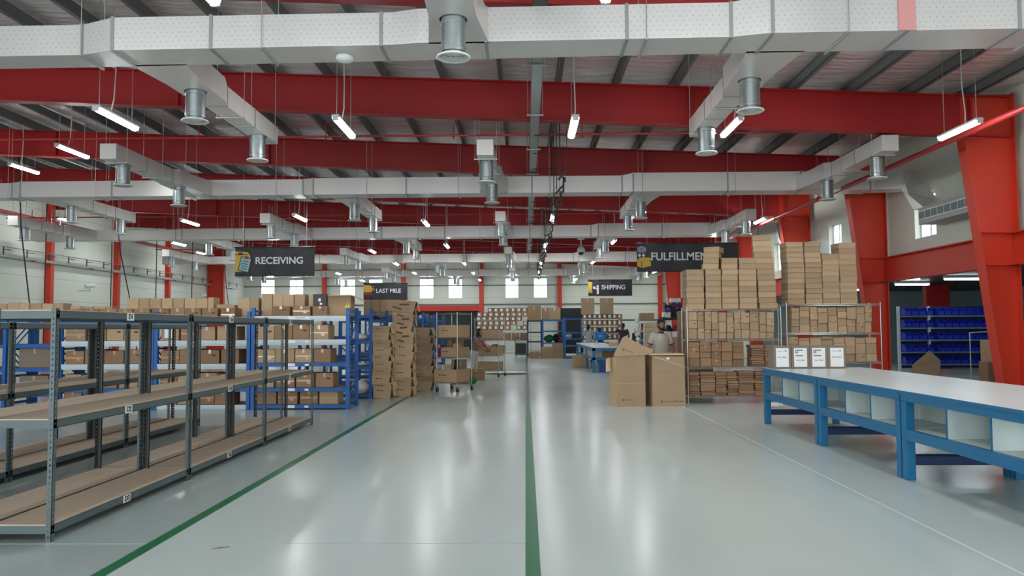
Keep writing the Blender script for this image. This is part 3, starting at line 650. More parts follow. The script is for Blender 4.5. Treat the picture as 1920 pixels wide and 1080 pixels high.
def carton(x, y, z, w, d, h, label, group=None, m='kraft', style='plain', rz=0, name='carton'):
    key = (round(w, 2), round(d, 2), round(h, 2), style, m)
    if key not in fin:
        me = carton_mesh(w, d, h, style).copy()
        for mm in (m, 'tape' if m != 'kraft_light' else 'tape_pale', 'kraft_gap', 'ink_brown', 'white_label'): me.materials.append(M[mm])
        fin[key] = me
    o = put(name, fin[key], None, (x, y, z), (0, 0, rz)); return tag(o, label, 'box', group)

# ================================================================== GREY BOLTLESS RACKS (left)
def angle_post(h, m='rack_grey', sx=1, sy=1):
    """slotted angle post, corner at origin, flanges along sx and sy"""
    b = MB(); t = .003; w = .042
    for ax in (0, 1):
        def bx(a0, a1, z0, z1):
            if ax == 0: b.box(min(sx*a0, sx*a1), max(sx*a0, sx*a1), min(0, sy*t), max(0, sy*t), z0, z1)
            else: b.box(min(0, sx*t), max(0, sx*t), min(sy*a0, sy*a1), max(sy*a0, sy*a1), z0, z1)
        bx(0, .015, 0, h); bx(.027, w, 0, h)
        z = .0
        while z < h: bx(.015, .027, z, min(h, z+.028)); z += .045
    b.box(min(-.004*sx, w*sx), max(-.004*sx, w*sx), min(-.004*sy, w*sy), max(-.004*sy, w*sy), 0, .006)
    me = b.mesh('post'); me.materials.append(M[m]); return me
PM = {}
def grey_rack(x0, x1, y0, y1, h, levels, label, marks=None, group='grey boltless shelving racks'):
    t = thing('shelf_rack', label, 'rack', (x1, y0, 0), 0, group); w = x1-x0; L = y1-y0
    for px, py, sx, sy in ((0, 0, -1, 1), (0, L, -1, -1), (-w, 0, 1, 1), (-w, L, 1, -1)):
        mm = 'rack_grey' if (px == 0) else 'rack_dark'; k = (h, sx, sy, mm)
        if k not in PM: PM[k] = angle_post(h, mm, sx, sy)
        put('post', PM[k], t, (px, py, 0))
    for i, z in enumerate(levels):
        b = MB(); e = .004
        for xx in (-.012, -w): b.box(xx, xx+.012, e, L-e, z-.07, z-.01).box(xx, xx+.012, e, L-e, z-.012, z-.008)
        b.box(-.02, 0-.0, e, L-e, z-.072, z-.066)
        for yy in (e, L-e-.012): b.box(-w, 0, yy, yy+.012, z-.07, z-.01)
        b.build('shelf_beam', 'rack_grey', t)
        MB().box(-w+.008, -.013, .01, L-.01, z-.012, z+.0).build('shelf_board', 'chipboard', t)
        if marks:
            p = MB().box(0, .003, L*.44, L*.44+.12, z-.074, z-.008); p.build('shelf_label', 'white_label', t)
            text('label_number', marks[i], .068, 'ink', t, (.0055, L*.44+.06, z-.041), rot=(R(90), 0, R(90)), off=.001)
    return t
H1 = 1.78; LV = [1.77, .93, .13]
mk = [['D1', 'D2', 'D3'], ['D4', 'D5', 'D6'], ['D7', 'D8', 'D9']]
nm = ['nearest the camera, labelled D1 to D3', 'second along the green line', 'farthest along the green line, before blue racks']
Y1 = [5.9, 8.33, 10.76, 13.19]
for i in range(3):
    grey_rack(-4.10, -3.62, Y1[i]+.01, Y1[i+1]-.01, H1, LV, 'empty grey steel rack with chipboard shelves, %s' % nm[i], mk[i])
    grey_rack(-4.62, -4.14, Y1[i]+.01, Y1[i+1]-.01, H1, LV, 'empty grey rack backing onto the green-line row, %s' % ['nearest the camera', 'middle one', 'farthest one'][i])
Y2 = [5.8, 8.22, 10.64, 13.06]; LV2 = [1.70, .95, .13]
for i in range(3):
    grey_rack(-5.98, -5.50, Y2[i]+.01, Y2[i+1]-.01, 1.71, LV2, 'empty grey rack in the second row from the aisle, front side, %s' % ['nearest', 'middle', 'farthest'][i])
    grey_rack(-6.50, -6.02, Y2[i]+.01, Y2[i+1]-.01, 1.71, LV2, 'empty grey rack in the second row from the aisle, rear side, %s' % ['nearest', 'middle', 'farthest'][i])

# ================================================================== BLUE PALLET RACKS (left)
def blue_rack(x0, x1, y0, y1, h, levels, label, m='rack_blue', pale=(), group='blue racks behind the grey racks', plates=False, name='blue_rack', deck=True):
    t = thing(name, label, 'rack', ((x0+x1)/2, (y0+y1)/2, 0), 0, group); w = (x1-x0)/2; d = (y1-y0)/2; pw = .07
    for sx in (-1, 1):
        for sy in (-1, 1):
            b = MB(); b.box(sx*w-pw/2, sx*w+pw/2, sy*d-.04, sy*d+.04, 0, h); b.box(sx*w-pw/2-.015, sx*w+pw/2+.015, sy*d-.055, sy*d+.055, 0, .01); b.build('post', m, t)
        b = MB(); z = .12; k = 1
        while z < h-.3:
            b.box(sx*w-.012, sx*w+.012, -d+.04, d-.04, z, z+.035); zz = min(z+.55, h-.06)
            b.cyl((sx*w, -k*(d-.04), z+.02), (sx*w, k*(d-.04), zz), .014, n=6); z += .55; k = -k
        b.box(sx*w-.012, sx*w+.012, -d+.04, d-.04, h-.09, h-.05); b.build('brace', m, t)
    for i, z in enumerate(levels):
        b = MB(); mm = 'beam_pale' if i in pale else m
        b.box(-w+pw/2, w-pw/2, -d-.035, -d+.005, z-.075, z); b.box(-w+pw/2, w-pw/2, -d-.02, -d+.005, z-.11, z-.075) if i in pale else None; b.build('beam', mm, t)
        MB().box(-w+pw/2, w-pw/2, d-.005, d+.035, z-.075, z).build('beam', m, t)
        if deck: MB().box(-w+pw/2, w-pw/2, -d+.005, d-.005, z-.02, z-.004).build('deck', 'kraft_grey', t)
        if plates:
            MB().box(-.25, -.1, -d-.04, -d-.036, z-.065, z-.01).box(.1, .18, -d-.04, -d-.036, z-.06, z-.02).build('shelf_label', 'white_label', t)
    return t
YB0, YB1 = 15.65, 16.45
blue_rack(-5.53, -3.60, YB0, YB1, 2.06, [1.89, 1.41, .94, .44, .10], 'blue shelving rack of cartons at the aisle end, behind the empty grey racks', pale=(0, 1), plates=True)
bx = [-5.60, -7.55, -9.50]
blue_rack(-7.51, -5.62, YB0, YB1, 1.98, [1.80, 1.40, .93, .44, .10], 'blue rack of cartons with pale beams, second from the aisle', pale=(1, 2, 4))
blue_rack(-9.48, -7.59, YB0, YB1, 1.98, [1.80, 1.40, .93, .44, .10], 'blue rack of cartons with pale beams, third from the aisle', pale=(1, 2, 4))
blue_rack(-10.5, -9.6, YB0, YB1, 1.98, [1.88, 1.34, .86, .35], 'narrow blue rack at the far left with dark goods', pale=())
blue_rack(-12.6, -10.62, YB0, YB1, 1.98, [1.88, 1.34, .86, .35], 'leftmost blue rack, cut by the picture edge', pale=())
bayname = ['aisle-end blue rack', 'second blue rack from the aisle', 'third blue rack from the aisle']
bays = [(-5.48, -3.65), (-7.46, -5.67), (-9.43, -7.64)]
lvname = {0: 'bottom shelf', 1: 'second shelf up', 2: 'third shelf up', 3: 'fourth shelf up'}
lvs = [.10, .44, .94, 1.41]
for bi, (a, c) in enumerate(bays):
    for li, z in enumerate([.10, .44, .94, 1.41]):
        if bi and li in (1,) : pass
        x = a+.02; n = 0; zz = z if bi == 0 else [.10, .44, .93, 1.40][li]
        while True:
            w = rnd.choice([.34, .36, .38, .40]); 
            if x+w > c: break
            n += 1; h = rnd.uniform(.27, .30)
            carton(x+w/2, YB0+.28+rnd.uniform(-.01, .02), zz, w, .5, h, 'brown carton, %s from left, %s, %s' % (ORD[n], lvname[li], bayname[bi]), 'brown cartons on the blue racks', rnd.choice(['kraft_dark', 'kraft_dark', 'kraft']), rnd.choice(['taped', 'plain', 'print', 'taped', 'slip' if rnd.random() < .2 else 'plain']), R(rnd.uniform(-1.5, 1.5)))  # mostly the darker kraft: shelf shade put into the carton colour
            x += w+rnd.choice([.01, .015, .03, .05])
# top of the blue racks: a low front row and a paler upper row behind
x = -9.4; n = 0
while x < -3.75:
    w = rnd.choice([.30, .33, .36]); n += 1; zz = 1.89 if x > -5.5 else 1.80
    if x+w > -3.66: break
    if not (-5.66 < x+w and x < -5.45): carton(x+w/2, YB0+.26, zz, w, .4, .20 if zz > 1.85 else .26, 'taped carton, %s from left, lower row atop the blue racks' % ORD[n], 'lower row of cartons on the blue racks', 'kraft_dark', rnd.choice(['print', 'taped']), R(rnd.uniform(-2, 2)))
    else: n -= 1
    x += w+rnd.choice([.01, .02, .05])
# pale upper row, pixel tops read as heights (m) along X
up = [(-12.4, -9.75, 2.2), (-9.6, -8.7, 2.12), (-8.4, -6.55, 2.29), (-6.5, -6.1, 2.15), (-6.05, -5.6, 2.28), (-5.55, -4.62, 2.36), (-4.55, -4.35, 2.36)]
n = 0
for a, c, zt_ in up:
    x = a
    while x < c-.12:
        w = min(rnd.choice([.22, .24, .26]), c-x); n += 1; 
        if zt_ == 2.2 or zt_ == 2.12: z0 = 1.98
        carton(x+w/2, 16.30 if True else 0, 1.90, w-.006, .34, zt_-1.90+rnd.uniform(-.01, .01), 'pale carton, %s from left, upper row atop the blue racks' % (ORD[n] if n < len(ORD) else ORD[10]+' past the '+ORD[n-10]), 'upper row of pale cartons on the blue racks', 'kraft_light', 'bare', R(rnd.uniform(-2, 2)))
        x += w
# open-flap carton and black box near the aisle end on top
t = thing('open_carton', 'large open-flap carton on top of the aisle-end blue rack', 'box', (-3.85, 16.1, 1.90))
MB().bbox(-.24, .24, -.2, .2, 0, .42, .006).build('body', 'kraft', t)
b = MB(); b.add([(.24, -.2, .42), (.24, .2, .42), (.46, .2, .30), (.46, -.2, .30), (.24, -.2, .425), (.24, .2, .425), (.46, .2, .306), (.46, -.2, .306)], [(0, 1, 2, 3), (4, 7, 6, 5), (0, 4, 5, 1), (1, 5, 6, 2), (2, 6, 7, 3), (3, 7, 4, 0)])
b.add([(-.24, -.2, .42), (.24, -.2, .42), (.3, -.34, .40), (-.2, -.34, .40), (-.24, -.2, .426), (.24, -.2, .426), (.3, -.34, .406), (-.2, -.34, .406)], [(0, 1, 2, 3), (4, 7, 6, 5), (0, 4, 5, 1), (1, 5, 6, 2), (2, 6, 7, 3), (3, 7, 4, 0)])
b.build('flap', 'kraft_edge', t)
t = thing('black_box', 'black box with white marks on top of the aisle-end blue rack', 'box', (-4.22, 15.95, 2.09))
MB().bbox(-.15, .13, -.12, .12, 0, .25, .006).build('body', 'black_plastic', t)
MB().box(-.04, .01, -.123, -.12, .1, .16).box(-.01, .04, -.123, -.12, .03, .07).build('white_mark', 'white_label', t)
t = thing('warning_sign', 'small yellow triangular warning sign on the aisle-end rack post', 'sign', (-3.6, 15.58, 2.05))
MB().plate([(-.055, 0), (.055, 0), (0, .1)], 0).build('plate', 'warn_yellow', t); MB().plate([(-.006, .03), (.006, .03), (.008, .07), (-.008, .07)], -.003, .002).plate([(-.006, .014), (.006, .014), (.006, .024), (-.006, .024)], -.003, .002).build('exclamation_mark', 'ink', t)
# dark goods on the two far-left racks
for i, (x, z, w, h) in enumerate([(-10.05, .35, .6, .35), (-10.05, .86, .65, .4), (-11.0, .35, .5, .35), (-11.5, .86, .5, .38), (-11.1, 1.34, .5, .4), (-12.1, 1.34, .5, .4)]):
    carton(x, 15.95, z, w, .5, h, 'dark carton on the far left blue racks, %s' % ['low in the narrow rack', 'middle of the narrow rack', 'low in the leftmost rack', 'middle of the leftmost rack', 'upper right of the leftmost rack', 'upper left of the leftmost rack'][i], 'dark cartons at the far left', 'kraft_grey')
# folded poly bags lying on rack shelves
def bag(x, y, z, sx, sy, sz, label, m='white_cloth', seed=0):
    r = random.Random(seed); b = MB(); n = 14; rings = []
    for j in range(6):
        ph = j/5; rad = math.sin(math.pi*(.12+.76*ph)); ring = []
        for i in range(n):
            t_ = 2*math.pi*i/n; k = rad*(1+r.uniform(-.14, .14)); ring.append((sx*k*math.cos(t_), sy*k*math.sin(t_), max(.0, sz*ph*(1+r.uniform(-.08, .08)))))
        rings.append(ring)
    b.loft(rings, sm=True); return tag(b.build('plastic_bag', m, None, (x, y, z)), label, 'bag')

# second blue rack (ladder end towards the aisle) and more racks behind it
blue_rack(-4.35, -3.63, 18.12, 20.2, 2.1, [1.95, 1.35, .75, .10], 'blue rack beside the nested carton stacks, its end frame facing the camera', pale=(), group='blue racks along the left of the aisle')
bag(-3.95, 18.4, 1.35, .2, .2, .16, 'crumpled white plastic bag on upper shelf beside nested cartons', seed=1)
bag(-3.95, 18.4, .75, .2, .2, .08, 'flat white plastic bag on middle shelf beside nested cartons', seed=2)
bag(-3.93, 18.4, .10, .24, .2, .30, 'clear plastic bag heap on bottom shelf beside nested cartons', seed=3)
for i, y in enumerate((21.5, 24.2, 27.2, 30.4, 33.6)):
    blue_rack(-6.3, -3.62, y, y+.8, 2.2, [2.0, 1.4, .8, .15], 'far blue rack of small goods left of the trolleys, %s one back' % ORD[i+1], group='blue racks along the left of the aisle')
for i in range(6):
    w = [.36, .24, .24, .24, .2, .22][i]; x = -4.72+[0, .34, .58, .82, 1.03, 1.06][i]
    carton(-5.0+i*.26, 24.6, 2.0, .25, .4, .55-.03*(i > 3)*2, 'tall pale carton on far blue rack behind the nested stacks, %s from left' % ORD[i+1], 'tall cartons under the LAST MILE sign', 'kraft', 'bare')
# rolls and binders visible over trolleys: small upright goods
k = 0
for i in range(22):
    x = -6.1+i*.22 if i < 10 else -3.9+ (i-10)*.0
    if i >= 10: break
    k += 1; carton(x, 33.9, 2.0, .16, .3, .2+.04*(i % 3), 'small %s parcel on the far blue rack top, %s from left' % (['blue', 'white', 'grey'][i % 3], ORD[k]), 'small parcels along the far blue rack', ['rack_blue', 'white_cloth', 'kraft_grey'][i % 3], 'plain')

# ================================================================== NESTED OPEN CARTONS (centre left)
nest_cache = {}
def nested(x, y, z, w, d, h, rz, tilt, label, group, big=False):
    key = (round(w, 2), round(d, 2), round(h, 2), big)
    if key not in nest_cache:
        b = MB(); w2, d2 = w/2, d/2
        b.loft([[(-w2*.93, -d2*.95, 0), (w2*.86, -d2*.95, 0), (w2*.86, d2, 0), (-w2*.93, d2, 0)], [(-w2, -d2, h*.9), (w2*.98, -d2, h*.98), (w2*.98, d2, h*.98), (-w2, d2, h*.9)]])
        b.loft([[(w2*.98, -d2-.004, h*.98), (w2*.98, d2, h*.98), (w2*.99, d2, h*.99), (w2*.99, -d2-.004, h*.99)], [(w2*1.14, -d2*.9, h*.55), (w2*1.14, d2, h*.55), (w2*1.15, d2, h*.56), (w2*1.15, -d2*.9, h*.56)], [(w2*1.2, -d2*.8, h*.2), (w2*1.2, d2, h*.2), (w2*1.215, d2, h*.2), (w2*1.215, -d2*.8, h*.2)]], mi=1)
        if big: b.box(-w*.02, w*.3, -d2-.012, -d2, h*.55, h*.68, 2, T=Matrix.Rotation(R(-6), 4, 'Y')); b.box(-w*.3, w*.02, -d2-.012, -d2-.002, h*.2, h*.30, 2, T=Matrix.Rotation(R(12), 4, 'Y'))
        else: b.box(-w*.26, -w*.21, -d2-.006, -d2+.02, h*.55, h*.66, 2); b.box(-w*.18, w*.08, -d2-.006, -d2+.02, h*.58, h*.62, 2)
        me = b.mesh('nested_carton')
        for mm in ('kraft', 'kraft_edge', 'ink_brown'): me.materials.append(M[mm])
        nest_cache[key] = me
    o = put('nested_carton', nest_cache[key], None, (x, y, z), (0, tilt, rz)); return tag(o, label, 'box', group)
z = 0
for i in range(10):
    h = .30 if i == 0 else .22; nested(-3.36+.02*math.sin(i*2.1)-(.0 if i < 2 else .03), 18.3, z, .44, .4, h, R(rnd.uniform(-6, 6)), R(rnd.uniform(1, 5)), 'open brown carton nested in the left stack by the blue rack, %s from bottom' % ORD[i+1], 'left stack of nested cartons'); z += .165
z = 0
for i in range(10):
    big = i >= 6; h = .34 if big else .27; nested(-2.96+.02*math.sin(i*1.7)+(.0 if i < 7 else -.02), 18.75, z, .46 if not big else .52, .42, h, R(rnd.uniform(-8, 8)), R(rnd.uniform(0, 7)), 'open brown carton nested in the tallest middle stack, %s from bottom' % ORD[i+1], 'tall middle stack of nested cartons', big); z += .205
nested(-3.02, 18.75, 2.02, .72, .5, .30, R(4), R(6), 'wide tilted carton with dark print crowning the tallest nested stack', 'tall middle stack of nested cartons', True)
z = 0
for i in range(8):
    h = .27; w = .72 if i < 6 else .6; nested(-2.86+.02*math.sin(i*1.3), 20.6, z, w+.12, .5, h, R(rnd.uniform(-5, 5)), R(rnd.uniform(2, 8)), 'open brown carton nested in the right stack beside the trolley, %s from bottom' % ORD[i+1], 'right stack of nested cartons', False); z += .2

# ================================================================== WIRE TROLLEYS
def wire_shelf(parent, w, d, z, m='chrome', n=9):
    b = MB()
    for s in (-1, 1):
        for dz in (0, -.03): b.cyl((-w/2, s*d/2, z+dz), (w/2, s*d/2, z+dz), .005, n=5)
        k = max(6, int(w/.07))
        for i in range(k): b.cyl((-w/2+w*i/k, s*d/2, z-.03 if i % 2 else z), (-w/2+w*(i+1)/k, s*d/2, z if i % 2 else z-.03), .003, n=4)
        for dz in (0, -.03): b.cyl((s*w/2, -d/2, z+dz), (s*w/2, d/2, z+dz), .005, n=5)
    k = max(8, int(w/.06))
    for i in range(1, k): b.cyl((-w/2+w*i/k, -d/2, z), (-w/2+w*i/k, d/2, z), .0028, n=4)
    return b.build('wire_shelf', m, parent)
def wire_unit(name, label, cat, loc, rz, w, d, h, levels, casters=False, group=None):
    t = thing(name, label, cat, loc, rz, group); z0 = .14 if casters else 0
    for sx in (-1, 1):
        for sy in (-1, 1):
            p = MB().cyl((sx*w/2, sy*d/2, z0), (sx*w/2, sy*d/2, h), .0125, n=8).cyl((sx*w/2, sy*d/2, h), (sx*w/2, sy*d/2, h+.012), .016, n=8); p.build('post', 'chrome', t)
            if casters:
                c = MB(); c.cyl((sx*w/2-.018, sy*d/2+.02, .055), (sx*w/2+.018, sy*d/2+.02, .055), .055, n=14); c.build('caster', 'black_plastic', t)
                f = MB(); f.box(sx*w/2-.03, sx*w/2-.022, sy*d/2-.02, sy*d/2+.03, .05, .14).box(sx*w/2+.022, sx*w/2+.03, sy*d/2-.02, sy*d/2+.03, .05, .14).box(sx*w/2-.03, sx*w/2+.03, sy*d/2-.02, sy*d/2+.03, .13, .14); f.build('caster_fork', 'chrome', t)
    for z in levels: wire_shelf(t, w, d, z)
    return t
def tray_box(x, y, z, w, d, h, rz, label, m='kraft', logo=True):
    t = thing('open_tray_carton', label, 'box', (x, y, z), rz, 'open tray cartons on the trolleys'); e = .006
    b = MB().box(-w/2, w/2, -d/2, d/2, 0, e).box(-w/2, w/2, -d/2, -d/2+e, 0, h).box(-w/2, w/2, d/2-e, d/2, 0, h).box(-w/2, -w/2+e, -d/2, d/2, 0, h).box(w/2-e, w/2, -d/2, d/2, 0, h); b.build('tray', m, t)
    if logo: MB().box(-w*.28, -w*.23, -d/2-.002, -d/2, h*.5, h*.62).box(-w*.2, w*.05, -d/2-.002, -d/2, h*.53, h*.59).build('printed_mark', 'ink_brown', t)
    return t
T1 = (-1.86, 20.2); rz1 = R(-24)
wire_unit('wire_trolley', 'tall chrome wire trolley of open cartons beside the nested cartons', 'trolley', (T1[0], T1[1], 0), rz1, .60, .78, 2.03, [2.02, 1.38, .88, .24], True, 'chrome wire trolleys')
for i, (z, w, dx) in enumerate([(.25, .66, -.05), (.89, .52, 0), (1.39, .54, -.0)]):
    h = [.33, .25, .32][i]
    tray_box(T1[0]+dx, T1[1]-.08, z, w, .72, h, rz1, 'open brown tray carton on the near trolley, %s shelf' % ['bottom', 'second', 'third'][i])
T2 = (-1.22, 26.4); rz2 = R(-20)
wire_unit('wire_trolley', 'far chrome wire trolley of open cartons in front of the woman', 'trolley', (T2[0], T2[1], 0), rz2, .85, .6, 1.98, [1.92, 1.28, .72, .2], True, 'chrome wire trolleys')
for i, z in enumerate((.21, .73, 1.29)): tray_box(T2[0]-.03, T2[1]-.0, z, .82, .55, .28, rz2, 'open brown tray carton on the far trolley, %s shelf' % ['bottom', 'second', 'third'][i], logo=False)
# goods sticking out of the trays
gd = [('kraft_grey', -.15, .1, .89, .18, .42), ('purple', -.2, -.35, .89, .1, .32), ('kraft_dark', .08, .1, .89, .2, .44), ('kraft', .18, -.2, .89, .14, .34), ('white_cloth', -.12, -.2, .25, .2, .42), ('black_plastic', .02, .0, .25, .1, .56), ('kraft_grey', .15, .15, .25, .18, .56), ('kraft', .0, -.3, .25, .2, .45)]
names = ['tall grey box', 'purple retail box', 'dark brown box', 'small brown box', 'white parcel', 'slim black box', 'grey upright box', 'small tan box']
for i, (m, dx, dy, z, w, h) in enumerate(gd):
    c, s_ = math.cos(rz1), math.sin(rz1); carton(T1[0]+dx*c-dy*s_, T1[1]+dx*s_+dy*c, z+.008, w, .18, h, '%s standing in an open tray on the near trolley' % names[i], None, m, 'plain', rz1)
for i, (m, dx, w, h) in enumerate([('red_cloth', -.2, .14, .34), ('white_cloth', .0, .16, .32), ('kraft_dark', .2, .14, .36)]):
    carton(T2[0]+dx, T2[1]-.05-dx*.36, .73+.008, w, .2, h, '%s parcel in the far trolley second tray' % ['red', 'white', 'dark brown'][i], None, m, 'plain', rz2)
bag(-.75, 27.9, 0, .85, .5, .09, 'flat white bubble wrap sheet lying on the floor behind the far trolley', seed=8)
bag(-1.42, 21.9, .58, .12, .1, .2, 'bright green bag between the two trolleys', 'green_cloth', 9).location = (-1.55, 22.8, .0)
carton(-1.95, 22.9, 0, .55, .5, .32, 'brown carton on floor between the two trolleys', None, 'kraft')
carton(-1.55, 24.5, 0, .5, .4, .36, 'tan carton on floor behind the near trolley', None, 'kraft_dark')

# ================================================================== WORK BENCHES (right)
def bench(y0, y1, label, x0=3.98, depth=1.65, h=.93):
    t = thing('work_bench', label, 'bench', (x0, y0, 0), 0, 'blue framed white topped benches'); L = y1-y0; lw = .095; D = 1.22
    MB().box(-.01, depth, .0, L, h-.022, h).build('top', 'bench_top', t)
    b = MB(); b.box(-.014, .0, .0, L, h-.035, h-.001).box(0, .05, .005, L-.005, h-.11, h-.022).box(D-.05, D, .005, L-.005, h-.11, h-.022).box(.05, D-.05, .005, .05, h-.11, h-.022).box(.05, D-.05, L-.05, L-.005, h-.11, h-.022)
    b.build('apron', 'bench_blue', t)
    for x in (0, D-lw):
        for y in (.008, L-lw-.008): MB().bbox(x, x+lw, y, y+lw, 0, h-.1, .004).build('leg', 'bench_blue', t)
    MB().box(.0, .05, lw, L-lw, .42, .53).build('shelf_rail', 'bench_blue', t); MB().box(D-.05, D, lw, L-lw, .42, .53).build('shelf_rail', 'bench_blue', t)
    MB().box(.05, D-.05, .01, L-.01, .51, .528).build('shelf', 'bench_board', t)
    MB().box(.62, .636, .01, L-.01, .528, h-.11).build('back_panel', 'bench_board', t)
    for k in (1, 2):
        y = lw+(L-2*lw)*k/3; MB().box(.052, .62, y-.009, y+.009, .528, h-.11).build('divider', 'bench_board', t); MB().box(.045, .052, y-.011, y+.011, .528, h-.11).build('divider_edge', 'bench_blue', t)
    for y in (.03, L-.07): MB().box(lw, D-lw, y, y+.05, .15, .24).build('stretcher', 'rack_navy', t)
    return t
bench(10.72, 13.12, 'blue framed packing bench farthest from camera, carrying the labelled cartons')
bench(8.37, 10.70, 'blue framed packing bench in the middle of the row')
bench(6.02, 8.35, 'blue framed packing bench nearest the camera at the right edge')
# four labelled cartons on the far bench
kinds = [0, 1, 1, 0]
for i in range(4):
    x = 4.19+i*.295; t = thing('labelled_carton', 'grey-brown carton with white sheet on the bench, %s' % ['leftmost of four', 'second from left of four, sheet numbered 93', 'third from left of four, sheet numbered 93', 'rightmost of four'][i], 'box', (x, 12.75+i*-.0, .93), R([3, 1, 0, -3][i]), 'labelled cartons on the far bench')
    MB().bbox(-.146, .146, 0, .24, 0, .375, .005).build('carton_body', 'kraft_grey', t)
    sh = MB().box(-.105, .105, -.004, -.001, .03, .335).build('paper_sheet', 'white_label', t)
    if kinds[i]:
        MB().box(-.085, .04, -.006, -.004, .295, .307).box(-.085, .04, -.006, -.004, .205, .217).build('black_bar', 'ink', sh)
        text('printed_text', '93', .055, 'ink', sh, (-.065, -.006, .256), off=.002)
        text('printed_text', 'FULL PRICE', .03, 'kraft_grey', sh, (0, -.006, .135), width=.14)
    else:
        text('printed_text', 'FULL PRICE', .034, 'kraft_grey', sh, (-.005, -.006, .185), width=.15)
        b = MB(); b.lathe([(.012, 0), (.017, 0), (.017, .002), (.012, .002)], n=16); b.build('ring_logo', 'purlin_grey', sh, (.055, -.006, .29), (R(90), 0, 0))
        MB().box(-.08, .025, -.006, -.004, .283, .289).build('faint_text_line', 'purlin_grey', sh)
b = MB(); b.cyl((-.12, 0, .05), (.12, 0, .05), .05, n=12).cyl((-.16, 0, .05), (-.12, 0, .05), .065, n=12).cyl((.12, .0, .05), (.2, .05, .05), .04, n=12)
tag(b.build('plastic_fitting', 'white_cloth', None, (4.9, 15.6, 0.012)), 'white plastic bottle lying on the floor under the far bench', 'bottle')

# ================================================================== WIRE SHELVES WITH BOXES (right)
U1 = (3.43, 5.41, 16.5, 17.05); U2 = (5.60, 7.60, 16.7, 17.25)
wire_unit('wire_shelf_unit', 'left chrome wire shelf unit stacked with kraft boxes', 'shelf', ((U1[0]+U1[1])/2, (U1[2]+U1[3])/2, 0), 0, U1[1]-U1[0], U1[3]-U1[2], 2.03, [2.0, 1.36, .77, .16], False, 'chrome shelf units right of the aisle')
wire_unit('wire_shelf_unit', 'right chrome wire shelf unit stacked with kraft boxes behind the bench', 'shelf', ((U2[0]+U2[1])/2, (U2[2]+U2[3])/2, 0), 0, U2[1]-U2[0], U2[3]-U2[2], 2.12, [2.1, 1.48, .86, .16], False, 'chrome shelf units right of the aisle')
# top stacks, unit 1
cols = [(3.62, 7, .37), (4.01, 11, .33), (4.36, 9, .34), (4.74, 9, .37), (5.13, 13, .37)]
for ci, (x, n, w) in enumerate(cols):
    z = 2.003
    for i in range(n):
        tw = 0; dx = rnd.uniform(-.008, .008)
        if ci == 1 and i >= 7: tw = R(-9-6*(i-7)); dx = .03*(i-6)-.05
        if ci == 4: dx += .03-.006*i; tw = R(-1.2*i) if i > 8 else 0
        h = .118
        carton(x+dx, U1[2]+.24, z, w, .44, h, 'flat kraft box, %s up in %s top stack, left wire unit' % (ORD[i+1], ORD[ci+1]), 'flat boxes stacked on top of the left wire shelf', 'kraft', 'flat', tw, name='flat_box'); z += h+.003
cols = [(5.83, 12, .36), (6.21, 12, .35), (6.58, 9, .36), (6.95, 11, .36)]
for ci, (x, n, w) in enumerate(cols):
    z = 2.103
    for i in range(n):
        h = .110 if n == 12 else .118
        carton(x+rnd.uniform(-.008, .008)+(.0 if i < 8 else -.01), U2[2]+.24, z, w, .44, h, 'flat kraft box, %s up in %s top stack, right wire unit' % (ORD[i+1], ORD[ci+1]), 'flat boxes stacked on top of the right wire shelf', 'kraft', 'flat', name='flat_box'); z += h+.002
def fill(x0, x1, y, z, H, ws, label, group, m='kraft', seed=1, d=.36, minh=.17, flat=False):
    r = random.Random(seed); x = x0; ci = 0
    while True:
        w = r.choice(ws)
        if x+w > x1: break
        ci += 1; zz = z; i = 0; top = H*r.uniform(.94, 1)
        while zz-z < top-.05:
            i += 1; h = r.choice([.045, .06] if flat else [minh, minh+.03, minh+.06, minh+.09]); h = min(h, z+top-zz)
            if h < .04: break
            if (z+top)-(zz+h) < .05: h = z+top-zz-.0
            dx = r.uniform(-.012, .012) if flat else r.uniform(-.002, .002)
            carton(x+w/2+dx, y+d/2+r.uniform(0, .05), zz, w-.008-(abs(dx)), d, h-.004, 'kraft box, %s column, %s from bottom, %s' % (ORD[ci], ORD[i], label), group, m, r.choice(['bare', 'bare', 'bare', 'bare', 'print']) if not flat else 'bare', name='kraft_box'); zz += h
        x += w
fill(3.46, 5.38, 16.53, 1.365, .60, [.15, .17, .19, .20], 'second shelf of left wire unit', 'boxes filling the left wire unit', 'kraft', 11, minh=.14)
fill(3.46, 4.65, 16.53, .775, .55, [.22, .24, .21], 'third shelf of left wire unit', 'boxes filling the left wire unit', 'kraft_dark', 12, minh=.13)
fill(4.78, 5.38, 16.53, .775, .48, [.29], 'flat pile on third shelf of left unit', 'boxes filling the left wire unit', 'kraft_dark', 13, flat=True)
fill(3.46, 5.38, 16.53, .165, .52, [.24, .32, .34], 'bottom shelf of left wire unit', 'boxes filling the left wire unit', 'kraft_dark', 14, minh=.10, flat=True)
fill(5.72, 7.58, 16.73, 1.485, .58, [.16, .18, .22, .20], 'second shelf of right wire unit', 'boxes filling the right wire unit', 'kraft', 15, minh=.14)
fill(5.62, 7.58, 16.73, .865, .55, [.22, .24, .25], 'third shelf of right wire unit', 'boxes filling the right wire unit', 'kraft', 16, minh=.13)
# side column of boxes standing behind left unit
for i in range(4):
    carton(3.62, 17.6, [.0, .5, 1.0, 1.5][i], .28, .5, .49, 'brown box stacked against the rear of the left wire unit, %s from floor' % ORD[i+1], 'box pile behind the left wire unit', 'kraft_dark')

